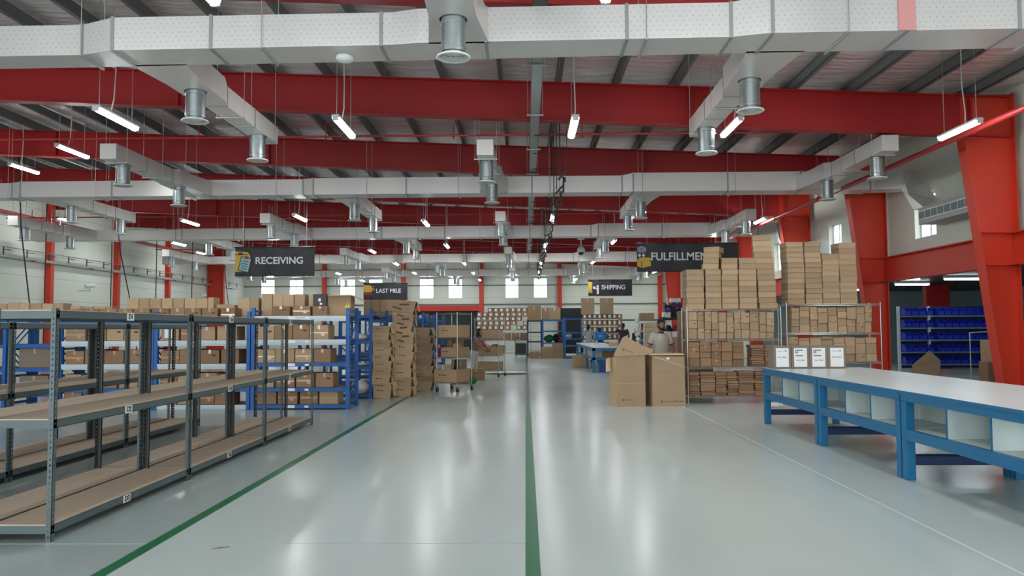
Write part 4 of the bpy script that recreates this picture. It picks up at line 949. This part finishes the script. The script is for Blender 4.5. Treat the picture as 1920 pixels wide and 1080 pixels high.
# ================================================================== BIG CARTONS ON THE AISLE
t = thing('flattened_carton', 'tall folded carton sheet standing upright with bent top flaps', 'box', (2.13, 16.0, 0))
b = MB()
b.plate([(-.27, 0), (.32, 0), (.32, 1.09), (-.27, 1.09)], 0, .012, 0); b.plate([(-.27, .47), (.32, .47), (.32, .476), (-.27, .476)], -.002, .002, 1)
b.build('front_panel', ['kraft', 'kraft_edge'], t)
MB().plate([(-.33, 1.05), (-.27, 1.03), (.32, 1.05), (.46, 1.10), (.485, 1.17), (.30, 1.24), (.05, 1.37), (-.07, 1.45), (-.14, 1.41)], -.016, .012).build('bent_top_flap', 'kraft', t)
MB().add([(-.272, .01, 0), (-.36, .5, 0), (-.36, .5, .96), (-.272, .01, 1.04), (-.262, .012, 0), (-.35, .5, 0), (-.35, .5, .96), (-.262, .012, 1.04)], [(0, 1, 2, 3), (4, 7, 6, 5), (0, 4, 5, 1), (1, 5, 6, 2), (2, 6, 7, 3), (3, 7, 4, 0)]).add([(-.38, .1, .72), (-.47, .15, .70), (-.43, .5, .96), (-.36, .3, 1.0)], [(0, 1, 2, 3)]).build('side_panel', 'kraft_edge', t)
MB().add([(.31, .012, 0), (.36, .5, 0), (.36, .5, 1.05), (.31, .012, 1.1), (.30, .012, 0), (.35, .5, 0), (.35, .5, 1.05), (.30, .012, 1.1)], [(0, 1, 2, 3), (4, 7, 6, 5), (0, 4, 5, 1), (1, 5, 6, 2), (2, 6, 7, 3), (3, 7, 4, 0)]).build('side_panel', 'kraft_dark', t)
def mark(t, x, z, s, tilt=0, y=-.004, word=''):
    lo = MB(); lo.lathe([(.014*s, 0), (.022*s, 0), (.022*s, .002), (.014*s, .002)], n=16); lo.build('ring_logo', 'ink_brown', t, (x, y, z), (R(90), 0, 0))
    T = Matrix.Translation((x+.05*s, y, z-.006*s)) @ Matrix.Rotation(tilt, 4, 'Y')
    b = MB()
    for i in range(6): b.box(i*.03*s, i*.03*s+.02*s, 0, .002, -.006*s, .008*s, T=T)
    b.build('printed_word', 'ink_brown', t)
mark(t, -.12, 1.17, 1, R(25), -.020); mark(t, -.13, .14, 1)
t = thing('tall_carton', 'tall taped brown carton standing on the floor in front of the man', 'box', (2.93, 16.0, 0))
b = MB(); b.loft([[(-.34, 0, 0), (.34, 0, 0), (.34, .62, 0), (-.34-.06, .55, 0)], [(-.335, 0, 1.03), (.33, 0, 1.02), (.33, .62, 1.04), (-.40, .55, 1.05)]]); b.build('carton_body', 'kraft', t)
MB().box(-.40, .33, .0, .6, 1.045, 1.075, T=Matrix.Rotation(R(0), 4, 'X')).build('lid', 'kraft_edge', t)
MB().box(-.335, .335, -.004, -.001, .70, .705).box(-.04, .02, -.004, -.001, .96, 1.0, 1).build('label_and_crease', ['kraft_dark', 'white_label'], t)
b = MB(); b.tube([(-.3, -.006, 1.02), (-.1, -.006, .95), (.15, -.006, .86), (.33, -.006, .80)], .008, n=5); b.build('tape_strap', 'tape_pale', t)
mark(t, -.15, .10, 1); mark(t, .12, .11, .8)

# ================================================================== PACKING TABLE WITH PEOPLE (middle right)
def back_bench():
    t = thing('packing_table', 'blue packing table with pale top where three workers stand', 'table', (2.35, 28.0, 0)); L = 9.0; w = 1.25; h = .93
    MB().box(0, w, 0, L, h-.03, h).build('top', 'bench_top', t)
    b = MB().box(0, .05, 0, L, h-.14, h-.03).box(w-.05, w, 0, L, h-.14, h-.03).box(0, w, 0, .05, h-.14, h-.03).box(0, .05, 0, L, .46, .55).box(0, w, 0, .05, .46, .55); b.build('frame', 'bench_blue', t)
    for y in (0, 2.95, 3.06, 5.95, 6.05, 8.9):
        for x in (0, w-.1): MB().box(x, x+.1, y, y+.1, 0, h-.03).build('leg', 'bench_blue', t)
    MB().box(.05, w, 0.05, L, .53, .55).build('shelf', 'bench_board', t)
    for k in range(8): MB().box(.03, .8, .7+k*1.05, .72+k*1.05, .55, h-.14).build('divider', 'bench_board', t)
    return t
bt = back_bench(); bt.location = (2.42, 28.2, 0)
t = thing('storage_tote', 'dark blue plastic tote on floor under the near end of packing table', 'tote', (3.05, 28.7, 0)); MB().loft([[(-.35, -.25, 0), (.35, -.25, 0), (.35, .25, 0), (-.35, .25, 0)], [(-.4, -.3, .40), (.4, -.3, .40), (.4, .3, .40), (-.4, .3, .40)]]).build('body', 'rack_blue', t); MB().box(-.42, .42, -.32, .32, .38, .42).build('rim', 'rack_blue', t); MB().box(-.1, .02, -.315, -.31, .2, .26).build('white_logo', 'white_label', t)
carton(3.1, 28.8, .555, .5, .4, .22, 'dark brown carton on the packing table lower shelf', None, 'kraft_dark')
carton(2.42+.0, 30.2, 0, .0+.62, .5, .52, 'brown carton on the floor at the corner before packing table', None, 'kraft', 'taped').location = (2.32-.08, 32.0, 0)
carton(3.30, 29.3, .93, .32, .3, .17, 'small pale carton on packing table top', None, 'kraft_light')
carton(2.9, 31.0, .93, .2, .3, .02, 'thin white paper pile on the packing table', None, 'white_label')

# ================================================================== BACK STORAGE
# shelf with pale labelled boxes left of the dark rack
wire_unit('wire_shelf_unit', 'long wire shelf of white labelled boxes near the back wall', 'shelf', (-1.25, 45.3, 0), 0, 3.1, .6, 2.3, [1.55, .95, .2], False, 'shelf units at the back')
r = random.Random(5); n = 0
for row in range(5):
    for c_ in range(9):
        x = -2.7+c_*.335+.04*(row % 2)
        if row == 4 and c_ < 2: continue
        if r.random() < .06: continue
        n += 1
        carton(x, 45.1, 1.56+row*.255+.0, .32, .35, .25, 'brown box with pale label at the back, %s row up, %s from left' % (ORD[row+1], ORD[c_+1]), 'white labelled boxes on the back shelf', 'kraft_dark', 'slip', name='labelled_box')
for c_ in range(6): carton(-2.5+c_*.48, 45.1, .96, .44, .4, .42, 'plain brown box on the middle shelf at the back, %s from left' % ORD[c_+1], 'plain boxes on the back shelf middle level', 'kraft_dark', 'plain')
for c_ in range(3): carton(-2.45+c_*.52, 45.1, .21, .48, .4, .45, 'dark box on the bottom shelf at the back, %s from left' % ORD[c_+1], 'boxes on the back shelf bottom level', 'kraft_grey', 'plain')
# grey roll cage
t = thing('roll_cage', 'dark grey plastic roll cage cart beside the navy rack', 'cart', (-.25, 43.9, 0))
b = MB(); b.box(-.36, .36, -.3, .3, .12, .18).box(-.36, -.32, -.3, -.26, .12, 1.15).box(.32, .36, -.3, -.26, .12, 1.15).box(-.36, -.32, .26, .3, .12, 1.15).box(.32, .36, .26, .3, .12, 1.15).box(-.36, .36, -.3, -.27, 1.08, 1.15).box(-.36, .36, -.3, -.27, .85, .88); b.build('frame', 'grey_plastic', t)
MB().box(-.3, .3, -.26, .26, .2, .8).build('load', 'rack_dark', t)
b = MB()
for i in range(9): b.box(-.31+i*.075, -.30+i*.075, -.29, -.28, .18, 1.08)
b.build('side_bars', 'grey_plastic', t)
for sx in (-.3, .3): MB().cyl((sx-.02, -.2, .06), (sx+.02, -.2, .06), .06, n=12).build('caster', 'black_plastic', t)
# navy rack, blue racks
blue_rack(.12, .88, 43.0, 43.8, 2.12, [2.08, 1.45, .92, .2], 'navy rack with white shelf edges beside the grey cage', 'rack_navy', group='racks at the back centre', pale=())
blue_rack(.96, 2.08, 43.0, 43.9, 2.15, [2.1, 1.5, .85], 'blue rack holding green and red bags at the back', 'rack_bright', group='racks at the back centre')
blue_rack(2.05+.06, 3.05, 41.6, 42.5, 2.2, [2.16, 1.42, 1.1, .72, .12], 'nearer blue rack in front of the black board at the back', 'rack_bright', group='racks at the back centre')
bag(1.3, 43.4, .85, .3, .25, .4, 'green sack on the blue rack at the back', 'green_cloth', 21); bag(1.72, 43.4, .85, .25, .25, .45, 'dark sack beside the green sack at the back', 'black_plastic', 22); bag(1.92, 43.3, .85, .14, .2, .2, 'red cloth bag on the blue rack at the back', 'red_cloth', 23)
bag(2.35, 41.9, 1.1, .18, .18, .24, 'white helmet-shaped bag on the nearer blue rack', 'white_cloth', 24)
for i, (x, w, h) in enumerate([(.48, .58, .38), (1.15, .6, .62), (1.75, .62, .8)]):
    carton(x, 42.3, 0, w, .5, h, 'open brown carton on the floor before the back racks, %s from left' % ORD[i+1], 'cartons on the floor before the back racks', 'kraft', 'plain')
for i, (x, w, h, m) in enumerate([(.48, .75, .95, 'kraft'), (1.12, .4, .78, 'kraft'), (1.62, .65, .80, 'kraft_light')]):
    carton(x, 43.4, [2.08, 2.11, 2.11][i]+.0, w, .6, h-.12, 'large brown carton on top of the back racks, %s from left' % ORD[i+1], 'large cartons on top of the back racks', m, 'plain')
t = thing('display_board', 'black display board behind the blue rack near the back wall', 'board', (2.75, 47.0, 0)); MB().box(-.75, .75, 0, .05, .1, 2.85).build('board', 'black_plastic', t); MB().box(-.6, -.5, -.2, .25, 0, .1).box(.5, .6, -.2, .25, 0, .1).build('foot', 'black_plastic', t)
# wall of small parcels
t = wire_unit('wire_shelf_unit', 'wide shelf packed with small white-banded parcels behind the workers', 'shelf', (3.9, 39.6, 0), 0, 2.0, .55, 2.1, [2.1, 1.75, 1.4, 1.05, .7, .2], False, 'shelf units at the back')
for row in range(8):
    for c_ in range(8):
        z = [.21, .46, .71, .93, 1.06, 1.41, 1.76, 2.11][row]
        h = [.22, .22, .2, .1, .28, .28, .28, .22][row]
        if row == 3: continue
        carton(3.02+c_*.252, 39.45, z, .23, .3, h, 'small banded parcel behind the workers, %s row up, %s column' % (ORD[row+1 if row < 3 else row], ORD[c_+1]), 'small parcels on the wide shelf', 'kraft_dark' if (c_+row) % 3 else 'kraft_grey', 'slip', name='parcel')
for i, x in enumerate((3.18, 4.15)):
    carton(x, 39.6, 2.332, .68, .12, .82, 'tall flat brown carton standing on the parcel shelf, %s one' % ['left', 'right'][i], 'two flat cartons on the parcel shelf', 'kraft_light', 'plain')
# teal frame rack behind the workers
blue_rack(5.0, 7.3, 41.0, 41.6, 2.1, [2.08], 'slim teal rack frame behind the dark-shirted worker', 'bench_blue', group='racks at the back centre', deck=False)
# shelf with the brown carton and blue tote, right
wire_unit('wire_shelf_unit', 'wire shelf with brown carton on top beside the man', 'shelf', (5.35, 32.2, 0), 0, 1.3, .6, 1.95, [1.93, 1.5, 1.15, .5], False, 'shelf units at the back')
carton(5.0, 32.1, 1.935, .58, .4, .30, 'brown carton on top of the wire shelf left of the man', None, 'kraft')
carton(5.0, 32.1, 1.155, .45, .4, .3, 'black crate on the wire shelf left of the man', None, 'black_plastic'); carton(5.0, 32.1, 1.505, .4, .4, .3, 'dark brown crate on the wire shelf left of the man', None, 'kraft_gap')
t = thing('storage_tote', 'blue plastic tote on lower wire shelf left of the man', 'tote', (5.0, 32.1, .51)); MB().loft([[(-.2, -.18, 0), (.2, -.18, 0), (.2, .18, 0), (-.2, .18, 0)], [(-.25, -.22, .56), (.25, -.22, .56), (.25, .22, .56), (-.25, .22, .56)]]).build('body', 'rack_blue', t); MB().box(-.27, .27, -.24, .24, .54, .58).build('rim', 'rack_blue', t)
r = random.Random(3)
for i in range(9): bag(4.60+r.uniform(-.03, .03), 31.9, .3+i*.19, .09, .13, .19, 'white plastic wrap bundle hanging at the left of wire shelf, %s from bottom' % ORD[i+1], 'white_cloth', 40+i)['group'] = 'white wrap bundles'
# stack of cream trays
for i in range(8):
    o = tray_box(3.97+.01*(i % 2), 24.5, .55+i*.155, .48, .4, .15, 0, 'cream stacking bin in the tower behind the man, %s from bottom' % ORD[i+1], 'cream_box', False); o['group'] = 'cream stacking bins'; o['category'] = 'bin'; o.name = 'stacking_bin'
t = thing('side_table', 'dark blue side table carrying the cream bins behind the man', 'table', (4.05, 24.6, 0)); MB().box(-.9, .9, -.4, .4, .5, .545).build('top', 'bench_blue', t)
for sx in (-.85, .85):
    for sy in (-.35, .35): MB().box(sx-.03, sx+.03, sy-.03, sy+.03, 0, .5).build('leg', 'bench_blue', t)
# dark shelf with coloured shoe boxes
blue_rack(4.62, 5.42, 26.0, 26.5, 1.98, [1.95, 1.35, .8, .2], 'black shelf of dark goods with purple boxes on top behind the man', 'black_plastic', group='shelf units at the back', name='black_rack')
for i, (x, z, w, h, m) in enumerate([(5.08, 1.955, .24, .18, 'white_cloth'), (5.12, 2.14, .22, .14, 'violet'), (5.12, 2.285, .22, .12, 'shirt_dark'), (5.42, 1.955, .32, .18, 'shirt_dark'), (5.42, 2.14, .32, .16, 'shirt_dark'), (5.42, 2.305, .34, .16, 'purple'), (5.38, 2.47, .34, .14, 'white_cloth')]):
    carton(x-.33, 26.2, z, w, .3, h-.004, '%s box in the small pile on top of the black shelf' % ['lower white', 'violet', 'left dark', 'lowest right dark', 'middle right dark', 'purple', 'topmost white'][i], 'shoe boxes on the black shelf', m, 'plain')
for i, (x, m) in enumerate([(5.15, 'black_plastic'), (5.4, 'red_cloth'), (5.6, 'violet')]): bag(x-.33, 26.2, 1.35, .13, .15, .35, '%s bundle on the upper level of the black shelf' % ['black', 'dark red', 'violet'][i], m, 60+i)
bag(5.29, 26.1, .81, .12, .14, .3, 'blue bag on the middle level of the black shelf', 'plastic_blue2', 66)
carton(4.92, 26.2, .805, .4, .35, .25, 'white box on the middle level of the black shelf', None, 'white_cloth')
# low counter behind the man with monitor and open cartons
t = thing('counter', 'pale counter behind the man with a dark screen', 'counter', (4.15, 19.6, 0)); MB().box(-.6, .55, -.3, .3, .86, .9).build('top', 'bench_board', t); MB().box(-.55, .5, -.25, .25, 0, .86).build('base', 'kraft_grey', t)
t = thing('monitor', 'dark flat screen on the counter behind the man', 'monitor', (4.2, 19.6, .9)); MB().box(-.2, .2, -.02, .02, .04, .28).build('screen', 'black_plastic', t); MB().box(-.02, .02, -.02, .02, 0, .06).box(-.1, .1, -.07, .07, 0, .01).build('stand', 'black_plastic', t)
carton(4.0, 21.5, 0, .5, .4, 1.35, 'tall carton behind the counter near the wire shelf', None, 'kraft')
carton(4.0, 21.5, 1.352, .4, .3, .16, 'flat white carton lying on the tall carton', None, 'white_cloth')

# ================================================================== ANNEX UNDER THE MEZZANINE
ANX = [(12.0, 24.9), (13.95, 28.1), (14.1, 25.1), (11.85, 20.7), (12.3, 28.3), (13.7, 32), (11.55, 18.3), (15.8, 21)]
for i, (x, y) in enumerate(ANX):
    t = thing('ceiling_lamp', 'white ceiling lamp under the mezzanine, %s' % ['nearest column two', 'deep in the annex', 'beside the wall post', 'just behind the near column', 'left one over the blue bins', 'farthest one', 'at the right picture edge', 'rightmost behind the near column'][i], 'lamp', (x, y, 3.1), 0, 'lamps under the mezzanine')
    MB().bbox(-.62, .62, -.07, .07, .06, .14, .012).build('housing', 'lamp_body', t); MB().bbox(-.6, .6, -.06, .06, 0, .06, .02).build('light_cover', 'office_lamp', t)
    area('annex_glow', (x, y, 3.06), (0, 0, 0), 1.1, .12, 4, (.85, .95, 1))
b = MB().box(15.0, 15.9, 35.9, 36.2, 0, 3.2); b = MB(); b.box(-.45, .45, -.15, .15, 0, 3.2)
tag(b.build('wall_post', 'red_paint', None, (15.9, 30.2, 0)), 'dark red column standing behind the blue bins in the annex', 'column')
# bin rack
t = thing('bin_rack', 'grey frame rack of blue plastic bins in the annex', 'rack', (12.7, 26.6, 0))
for x in (0, 1.02, 3.6): MB().box(x-.04, x+.04, -.04, .04, 0, 2.3).box(x-.05, x+.05, -.4, .4, 0, .06).build('post', 'beam_pale', t)
for z in (.35, .76, 1.17, 1.58, 1.99): MB().box(0, 3.6, .05, .09, z-.05, z+.0).build('rail', 'beam_pale', t)
MB().box(.0, 3.6, .13, .15, .2, 2.3).build('backing_panel', 'rack_navy', t)
def bin_me():
    b = MB(); w = .21; d = .34; h = .24; e = .008
    b.box(-w/2, w/2, -d/2, d/2, 0, e)
    for s in (-1, 1): b.add([(s*w/2, -d/2, 0), (s*w/2, d/2, 0), (s*w/2, d/2, h), (s*w/2, -d*.2, h), (s*w/2, -d*.5, h*.55), (s*(w/2-e), -d/2, 0), (s*(w/2-e), d/2, 0), (s*(w/2-e), d/2, h), (s*(w/2-e), -d*.2, h), (s*(w/2-e), -d*.5, h*.55)], [(0, 1, 2, 3, 4), (9, 8, 7, 6, 5), (0, 5, 6, 1), (1, 6, 7, 2), (2, 7, 8, 3), (3, 8, 9, 4), (4, 9, 5, 0)])
    b.box(-w/2, w/2, d/2-e, d/2, 0, h); b.box(-w/2, w/2, -d/2, -d/2+e, 0, h*.55)
    me = b.mesh('bin'); me.materials.append(M['plastic_blue']); return me
bme = bin_me()
for r_ in range(5):
    for c_ in range(14):
        o = put('storage_bin', bme, None, (12.86+c_*.245+(.12 if c_ > 3 else 0), 26.42, .36+r_*.41), None); tag(o, 'blue plastic bin on the annex rack, %s row up, %s from left' % (ORD[r_+1], ORD[c_+1]), 'bin', 'blue bins on the annex rack')
t = thing('garment_rail', 'thin chrome garment rail standing in front of the blue bins', 'rail', (11.45, 19.3, 0))
b = MB(); b.tube([(-.5, 0, .05), (-.5, 0, 1.45), (.5, 0, 1.5), (.5, 0, .05)], .014, n=8).cyl((-.5, -.25, .05), (-.5, .25, .05), .014, n=8).cyl((.5, -.25, .05), (.5, .25, .05), .014, n=8); b.build('frame', 'chrome', t)
carton(12.35, 20.4, 0, .75, .5, 1.25, 'large brown carton behind the garment rail in the annex', None, 'kraft'); carton(11.95, 20.2, 0, .35, .4, .7, 'smaller brown carton beside large one in the annex', None, 'kraft_dark')
t = thing('waste_bin', 'grey lidded waste bin behind the near orange column', 'bin', (11.75, 18.9, 0)); MB().loft([[(-.2, -.2, 0), (.2, -.2, 0), (.2, .2, 0), (-.2, .2, 0)], [(-.26, -.26, .8), (.26, -.26, .8), (.26, .26, .8), (-.26, .26, .8)]]).build('body', 'black_plastic', t); MB().bbox(-.28, .28, -.28, .28, .8, .9, .03).build('lid', 'grey_plastic', t)
t = thing('cardboard_sheet', 'folded brown cardboard leaning beside the blue bins', 'cardboard', (12.6, 24.6, 0)); MB().plate([(-.5, 0), (.4, 0), (.42, .55), (.1, .85), (-.45, .4)], 0, .03).plate([(-.45, 0), (.3, 0), (.3, .4), (-.45, .35)], -.06, .02).build('sheet', 'kraft', t)

# ================================================================== PEOPLE
def remesh(b, name, mats, parent, vox=.009, smooth=4):
    me = b.mesh(name); me.materials.append(M[mats]); o = bpy.data.objects.new('tmp', me); COL.objects.link(o)
    md = o.modifiers.new('r', 'REMESH'); md.mode = 'VOXEL'; md.voxel_size = vox; md.use_smooth_shade = True
    sm = o.modifiers.new('s', 'SMOOTH'); sm.factor = .5; sm.iterations = smooth
    dg = bpy.context.evaluated_depsgraph_get(); me2 = bpy.data.meshes.new_from_object(o.evaluated_get(dg)); bpy.data.objects.remove(o)
    me2.materials.clear(); me2.materials.append(M[mats]); me2.polygons.foreach_set('use_smooth', [True]*len(me2.polygons))
    return put(name, me2, parent)
def cap(b, p0, p1, r0, r1, n=12):
    b.cyl(p0, p1, r0, r1, n=n); b.ell(p0, (r0,)*3, n); b.ell(p1, (r1,)*3, n)
def torso(b, rings, n=20):
    b.loft([[(cx+rx*math.cos(2*math.pi*i/n), cy+ry*math.sin(2*math.pi*i/n), z) for i in range(n)] for z, cx, cy, rx, ry in rings])
def hand(b, w, d, side):
    """w wrist point, d direction of the hand; palm, four unequal bent fingers, thumb on the side"""
    w = Vector(w); d = Vector(d).normalized(); s = Vector((0, -1, 0)) - d*d.dot(Vector((0, -1, 0)))
    s.normalize(); pn = d.cross(s)*side
    p1 = w+d*.085
    for k in range(4): cap(b, w+s*(.010*(k-1.5)), p1+s*(.019*(k-1.5)), .016, .013, 8)
    for k, L in enumerate((.062, .075, .070, .055)):
        base = p1+s*(.021*(1.5-k)); m1 = base+d*L*.5+pn*L*.12; m2 = m1+d*L*.38+pn*L*.36
        cap(b, base, m1, .0095, .0088, 8); cap(b, m1, m2, .0088, .0072, 8)
    t0 = w+d*.03+s*.03; t1 = t0+d*.035+s*.03; t2 = t1+d*.032+s*.006; cap(b, t0, t1, .012, .0105, 8); cap(b, t1, t2, .0105, .009, 8)
def person(name, label, loc, rz, H=1.78, skin='skin', shirt='polo', trousers='trousers', armL=None, armR=None, lean=0, head_yaw=0, beard=False, long_hair=False, trim=None, hair='hair', slim=1.0, group=None):
    """faces -Y locally. arms: (elbow, hand) points relative to a 1.78 m figure"""
    t = thing('person', label, 'person', loc, rz, group); k = H/1.78
    Ls = lambda p: Vector(p)
    TL = Matrix.Translation((0, 0, .95)) @ Matrix.Rotation(lean, 4, 'X') @ Matrix.Translation((0, 0, -.95))
    sh = {1: TL @ Ls((.185*slim, .01, 1.44)), -1: TL @ Ls((-.185*slim, .01, 1.44))}
    arms = {1: armL or ((.27, .03, 1.15), (.29, -.05, .89)), -1: armR or ((-.27, .03, 1.15), (-.29, -.05, .89))}
    b = MB()
    # head, neck, face
    hc = TL @ Ls((0, -.01, 1.655)); HM = Matrix.Translation(hc) @ Matrix.Rotation(head_yaw, 4, 'Z')
    b.ell((0, .01, .02), (.076, .094, .100), 18, T=HM); b.ell((0, -.022, -.045), (.056, .066, .07), 14, T=HM); b.ell((0, -.096, -.012), (.013, .018, .020), 10, T=HM); b.ell((0, -.09, .014), (.008, .010, .022), 8, T=HM)
    for s in (-1, 1): b.ell((s*.078, .01, -.01), (.012, .022, .032), 10, T=HM); b.ell((s*.03, -.078, .028), (.024, .014, .009), 8, T=HM); b.ell((s*.038, -.066, -.028), (.022, .02, .02), 8, T=HM)
    b.ell((0, -.086, -.052), (.024, .012, .007), 8, T=HM); b.ell((0, -.084, -.064), (.020, .012, .007), 8, T=HM); b.ell((0, -.07, -.092), (.022, .02, .016), 8, T=HM)
    nb = TL @ Ls((0, .015, 1.46)); cap(b, nb, hc+Vector((0, .012, -.06)), .06, .052)
    b2 = MB(); rings = [(.86, 0, 0, .155, .10), (.96, 0, 0, .165, .11), (1.06, 0, .0, .150, .10), (1.2, 0, 0, .160, .11), (1.34, 0, .0, .180, .115), (1.42, 0, .01, .165, .10), (1.47, 0, .015, .09, .07)]
    def tor(bb, g):
        n = 20; bb.loft([[TL @ Vector(((rx*slim+g)*math.cos(2*math.pi*i/n), cy+(ry+g)*math.sin(2*math.pi*i/n), z)) for i in range(n)] for z, cx, cy, rx, ry in rings])
    tor(b, 0)
    for s in (-1, 1):
        el, ha = Vector(arms[s][0]), Vector(arms[s][1])
        cap(b, sh[s], el, .052, .040); cap(b, el, ha, .040, .027); hand(b, ha, (ha-el), s)
        cap(b, (s*.088, 0, .90), (s*.10, -.01, .48), .085, .055); cap(b, (s*.10, -.01, .48), (s*.105, .015, .09), .055, .038); cap(b, (s*.105, .03, .045), (s*.12, -.14, .03), .038, .03)
    body = remesh(b, 'body', skin, t, .0085)
    # eyes
    e = MB()
    for s in (-1, 1): e.ell((s*.030, -.077, .010), (.012, .008, .007), 8, mi=0, T=HM); e.ell((s*.030, -.084, .010), (.005, .003, .005), 8, mi=1, T=HM)
    e.build('eyes', ['eye_white', hair], t)
    # hair
    h = MB(); h.ell((0, .022, .045), (.083, .098, .092), 16, T=HM); h.ell((0, .05, -.005), (.079, .074, .085), 14, T=HM)
    if long_hair: h.ell((0, .07, -.08), (.085, .05, .16), 14, T=HM); h.ell((.06, .0, -.06), (.03, .05, .12), 10, T=HM); h.ell((-.06, .0, -.06), (.03, .05, .12), 10, T=HM)
    remesh(h, 'hair', hair, t, .008, 2)
    if beard:
        h = MB(); h.ell((0, -.045, -.082), (.055, .052, .042), 14, T=HM); h.ell((0, -.088, -.041), (.026, .010, .007), 8, T=HM)
        for s in (-1, 1): h.ell((s*.06, -.02, -.045), (.014, .035, .045), 10, T=HM)
        for s in (-1, 1): h.ell((s*.03, -.089, .030), (.018, .006, .005), 8, T=HM)
        remesh(h, 'beard', hair, t, .006, 2)
    # shirt: torso and short sleeves that follow the arms
    g = MB(); tor(g, .014)
    for s in (-1, 1):
        el = Vector(arms[s][0]); se = sh[s]+(el-sh[s])*.72; g.cyl(sh[s], se, .068, .062, n=16); g.ell(sh[s], (.068,)*3, 14)
    remesh(g, 'shirt', shirt, t, .011, 5)
    if trim:
        g = MB()
        for s in (-1, 1): el = Vector(arms[s][0]); a = sh[s]+(el-sh[s])*.70; c = sh[s]+(el-sh[s])*.76; g.cyl(a, c, .066, .065, n=18)
        g.build('sleeve_band', trim, t)
        g = MB(); g.lathe([(.066, 0), (.078, .005), (.07, .04), (.062, .045)], tuple(nb+Vector((0, -.004, -.005))), n=20)
        g.add([nb+Vector(p) for p in ((-.02, -.085, .02), (.02, -.085, .02), (.012, -.118, -.10), (-.012, -.118, -.10))], [(0, 1, 2, 3)]); g.build('collar', trim, t)
    # trousers and shoes
    g = MB(); torso(g, [(.82, 0, 0, .165, .115), (.92, 0, 0, .175, .125), (.98, 0, 0, .17, .118)])
    for s in (-1, 1): cap(g, (s*.088, 0, .88), (s*.10, -.01, .48), .098, .070); g.cyl((s*.10, -.01, .48), (s*.105, .015, .10), .070, .058, n=14)
    remesh(g, 'trousers', trousers, t, .012, 4)
    g = MB()
    for s in (-1, 1): g.ell((s*.112, -.06, .035), (.05, .135, .045), 14); g.box(s*.112-.04, s*.112+.04, -.16, .06, 0, .02)
    g.build('shoes', 'black_plastic', t)
    for c in (t,): c.scale = (k, k, k)
    return t
person('man', 'bearded man in grey polo with dark collar standing behind tall carton', (3.12, 17.9, 0), R(5), 1.80, beard=True, trim='polo_trim', armL=((.27, .02, 1.15), (.285, -.09, .90)), armR=((-.28, .02, 1.15), (-.30, -.09, .90)), head_yaw=R(8))
person('w1', 'worker in grey shirt leaning at packing table, left of the blue bag', (3.08, 37.65, 0), R(200), 1.80, 'skin_dark', 'shirt_grey', lean=R(8), armL=((.25, -.12, 1.2), (.2, -.38, 1.05)), armR=((-.25, -.12, 1.2), (-.2, -.38, 1.05)))
w2 = person('w2', 'worker wearing bright blue bag on the back at packing table', (3.72, 38.55, 0), R(190), 1.66, 'skin_dark', 'rack_blue', lean=R(14), armL=((.25, -.15, 1.2), (.2, -.42, 1.05)), armR=((-.27, -.1, 1.2), (-.6, -.25, 1.3)))
t = thing('shoulder_bag', 'bright blue bag carried on the worker back', 'bag', (3.68, 38.26, 1.02), R(5)); MB().bbox(-.28, .28, -.08, .06, 0, .42, .04).build('pouch', 'plastic_blue2', t); MB().box(-.12, .08, -.085, -.08, .2, .23).build('white_logo', 'white_label', t); b = MB(); b.tube([(-.2, .06, .4), (-.15, .2, .5), (.15, .2, .5), (.2, .06, .4)], .015, n=6); b.build('strap', 'plastic_blue2', t)
person('w3', 'worker in dark shirt reaching one arm across the packing table', (4.72, 37.7, 0), R(160), 1.86, 'skin_dark', 'shirt_dark', lean=R(6), armL=((.42, -.06, 1.35), (.78, -.1, 1.33)), armR=((-.26, -.1, 1.18), (-.2, -.35, 1.05)), head_yaw=R(20))
person('w4', 'dark clad worker half hidden beside the white wrap bundles', (5.5, 39.6, 0), R(120), 1.65, 'skin_dark', 'shirt_dark', lean=R(16), armL=((.3, -.2, 1.2), (.25, -.5, 1.05)), armR=((-.3, -.2, 1.2), (-.25, -.5, 1.05)))
person('w5', 'woman with long dark hair in taupe top bending beside the trolleys', (-1.70, 25.55, 0), R(60), 1.66, 'skin', 'shirt_taupe', 'trousers_pale', lean=R(18), armL=((.2, -.3, 1.2), (.12, -.52, 1.0)), armR=((-.2, -.3, 1.2), (-.12, -.52, 1.0)), long_hair=True, slim=.88)
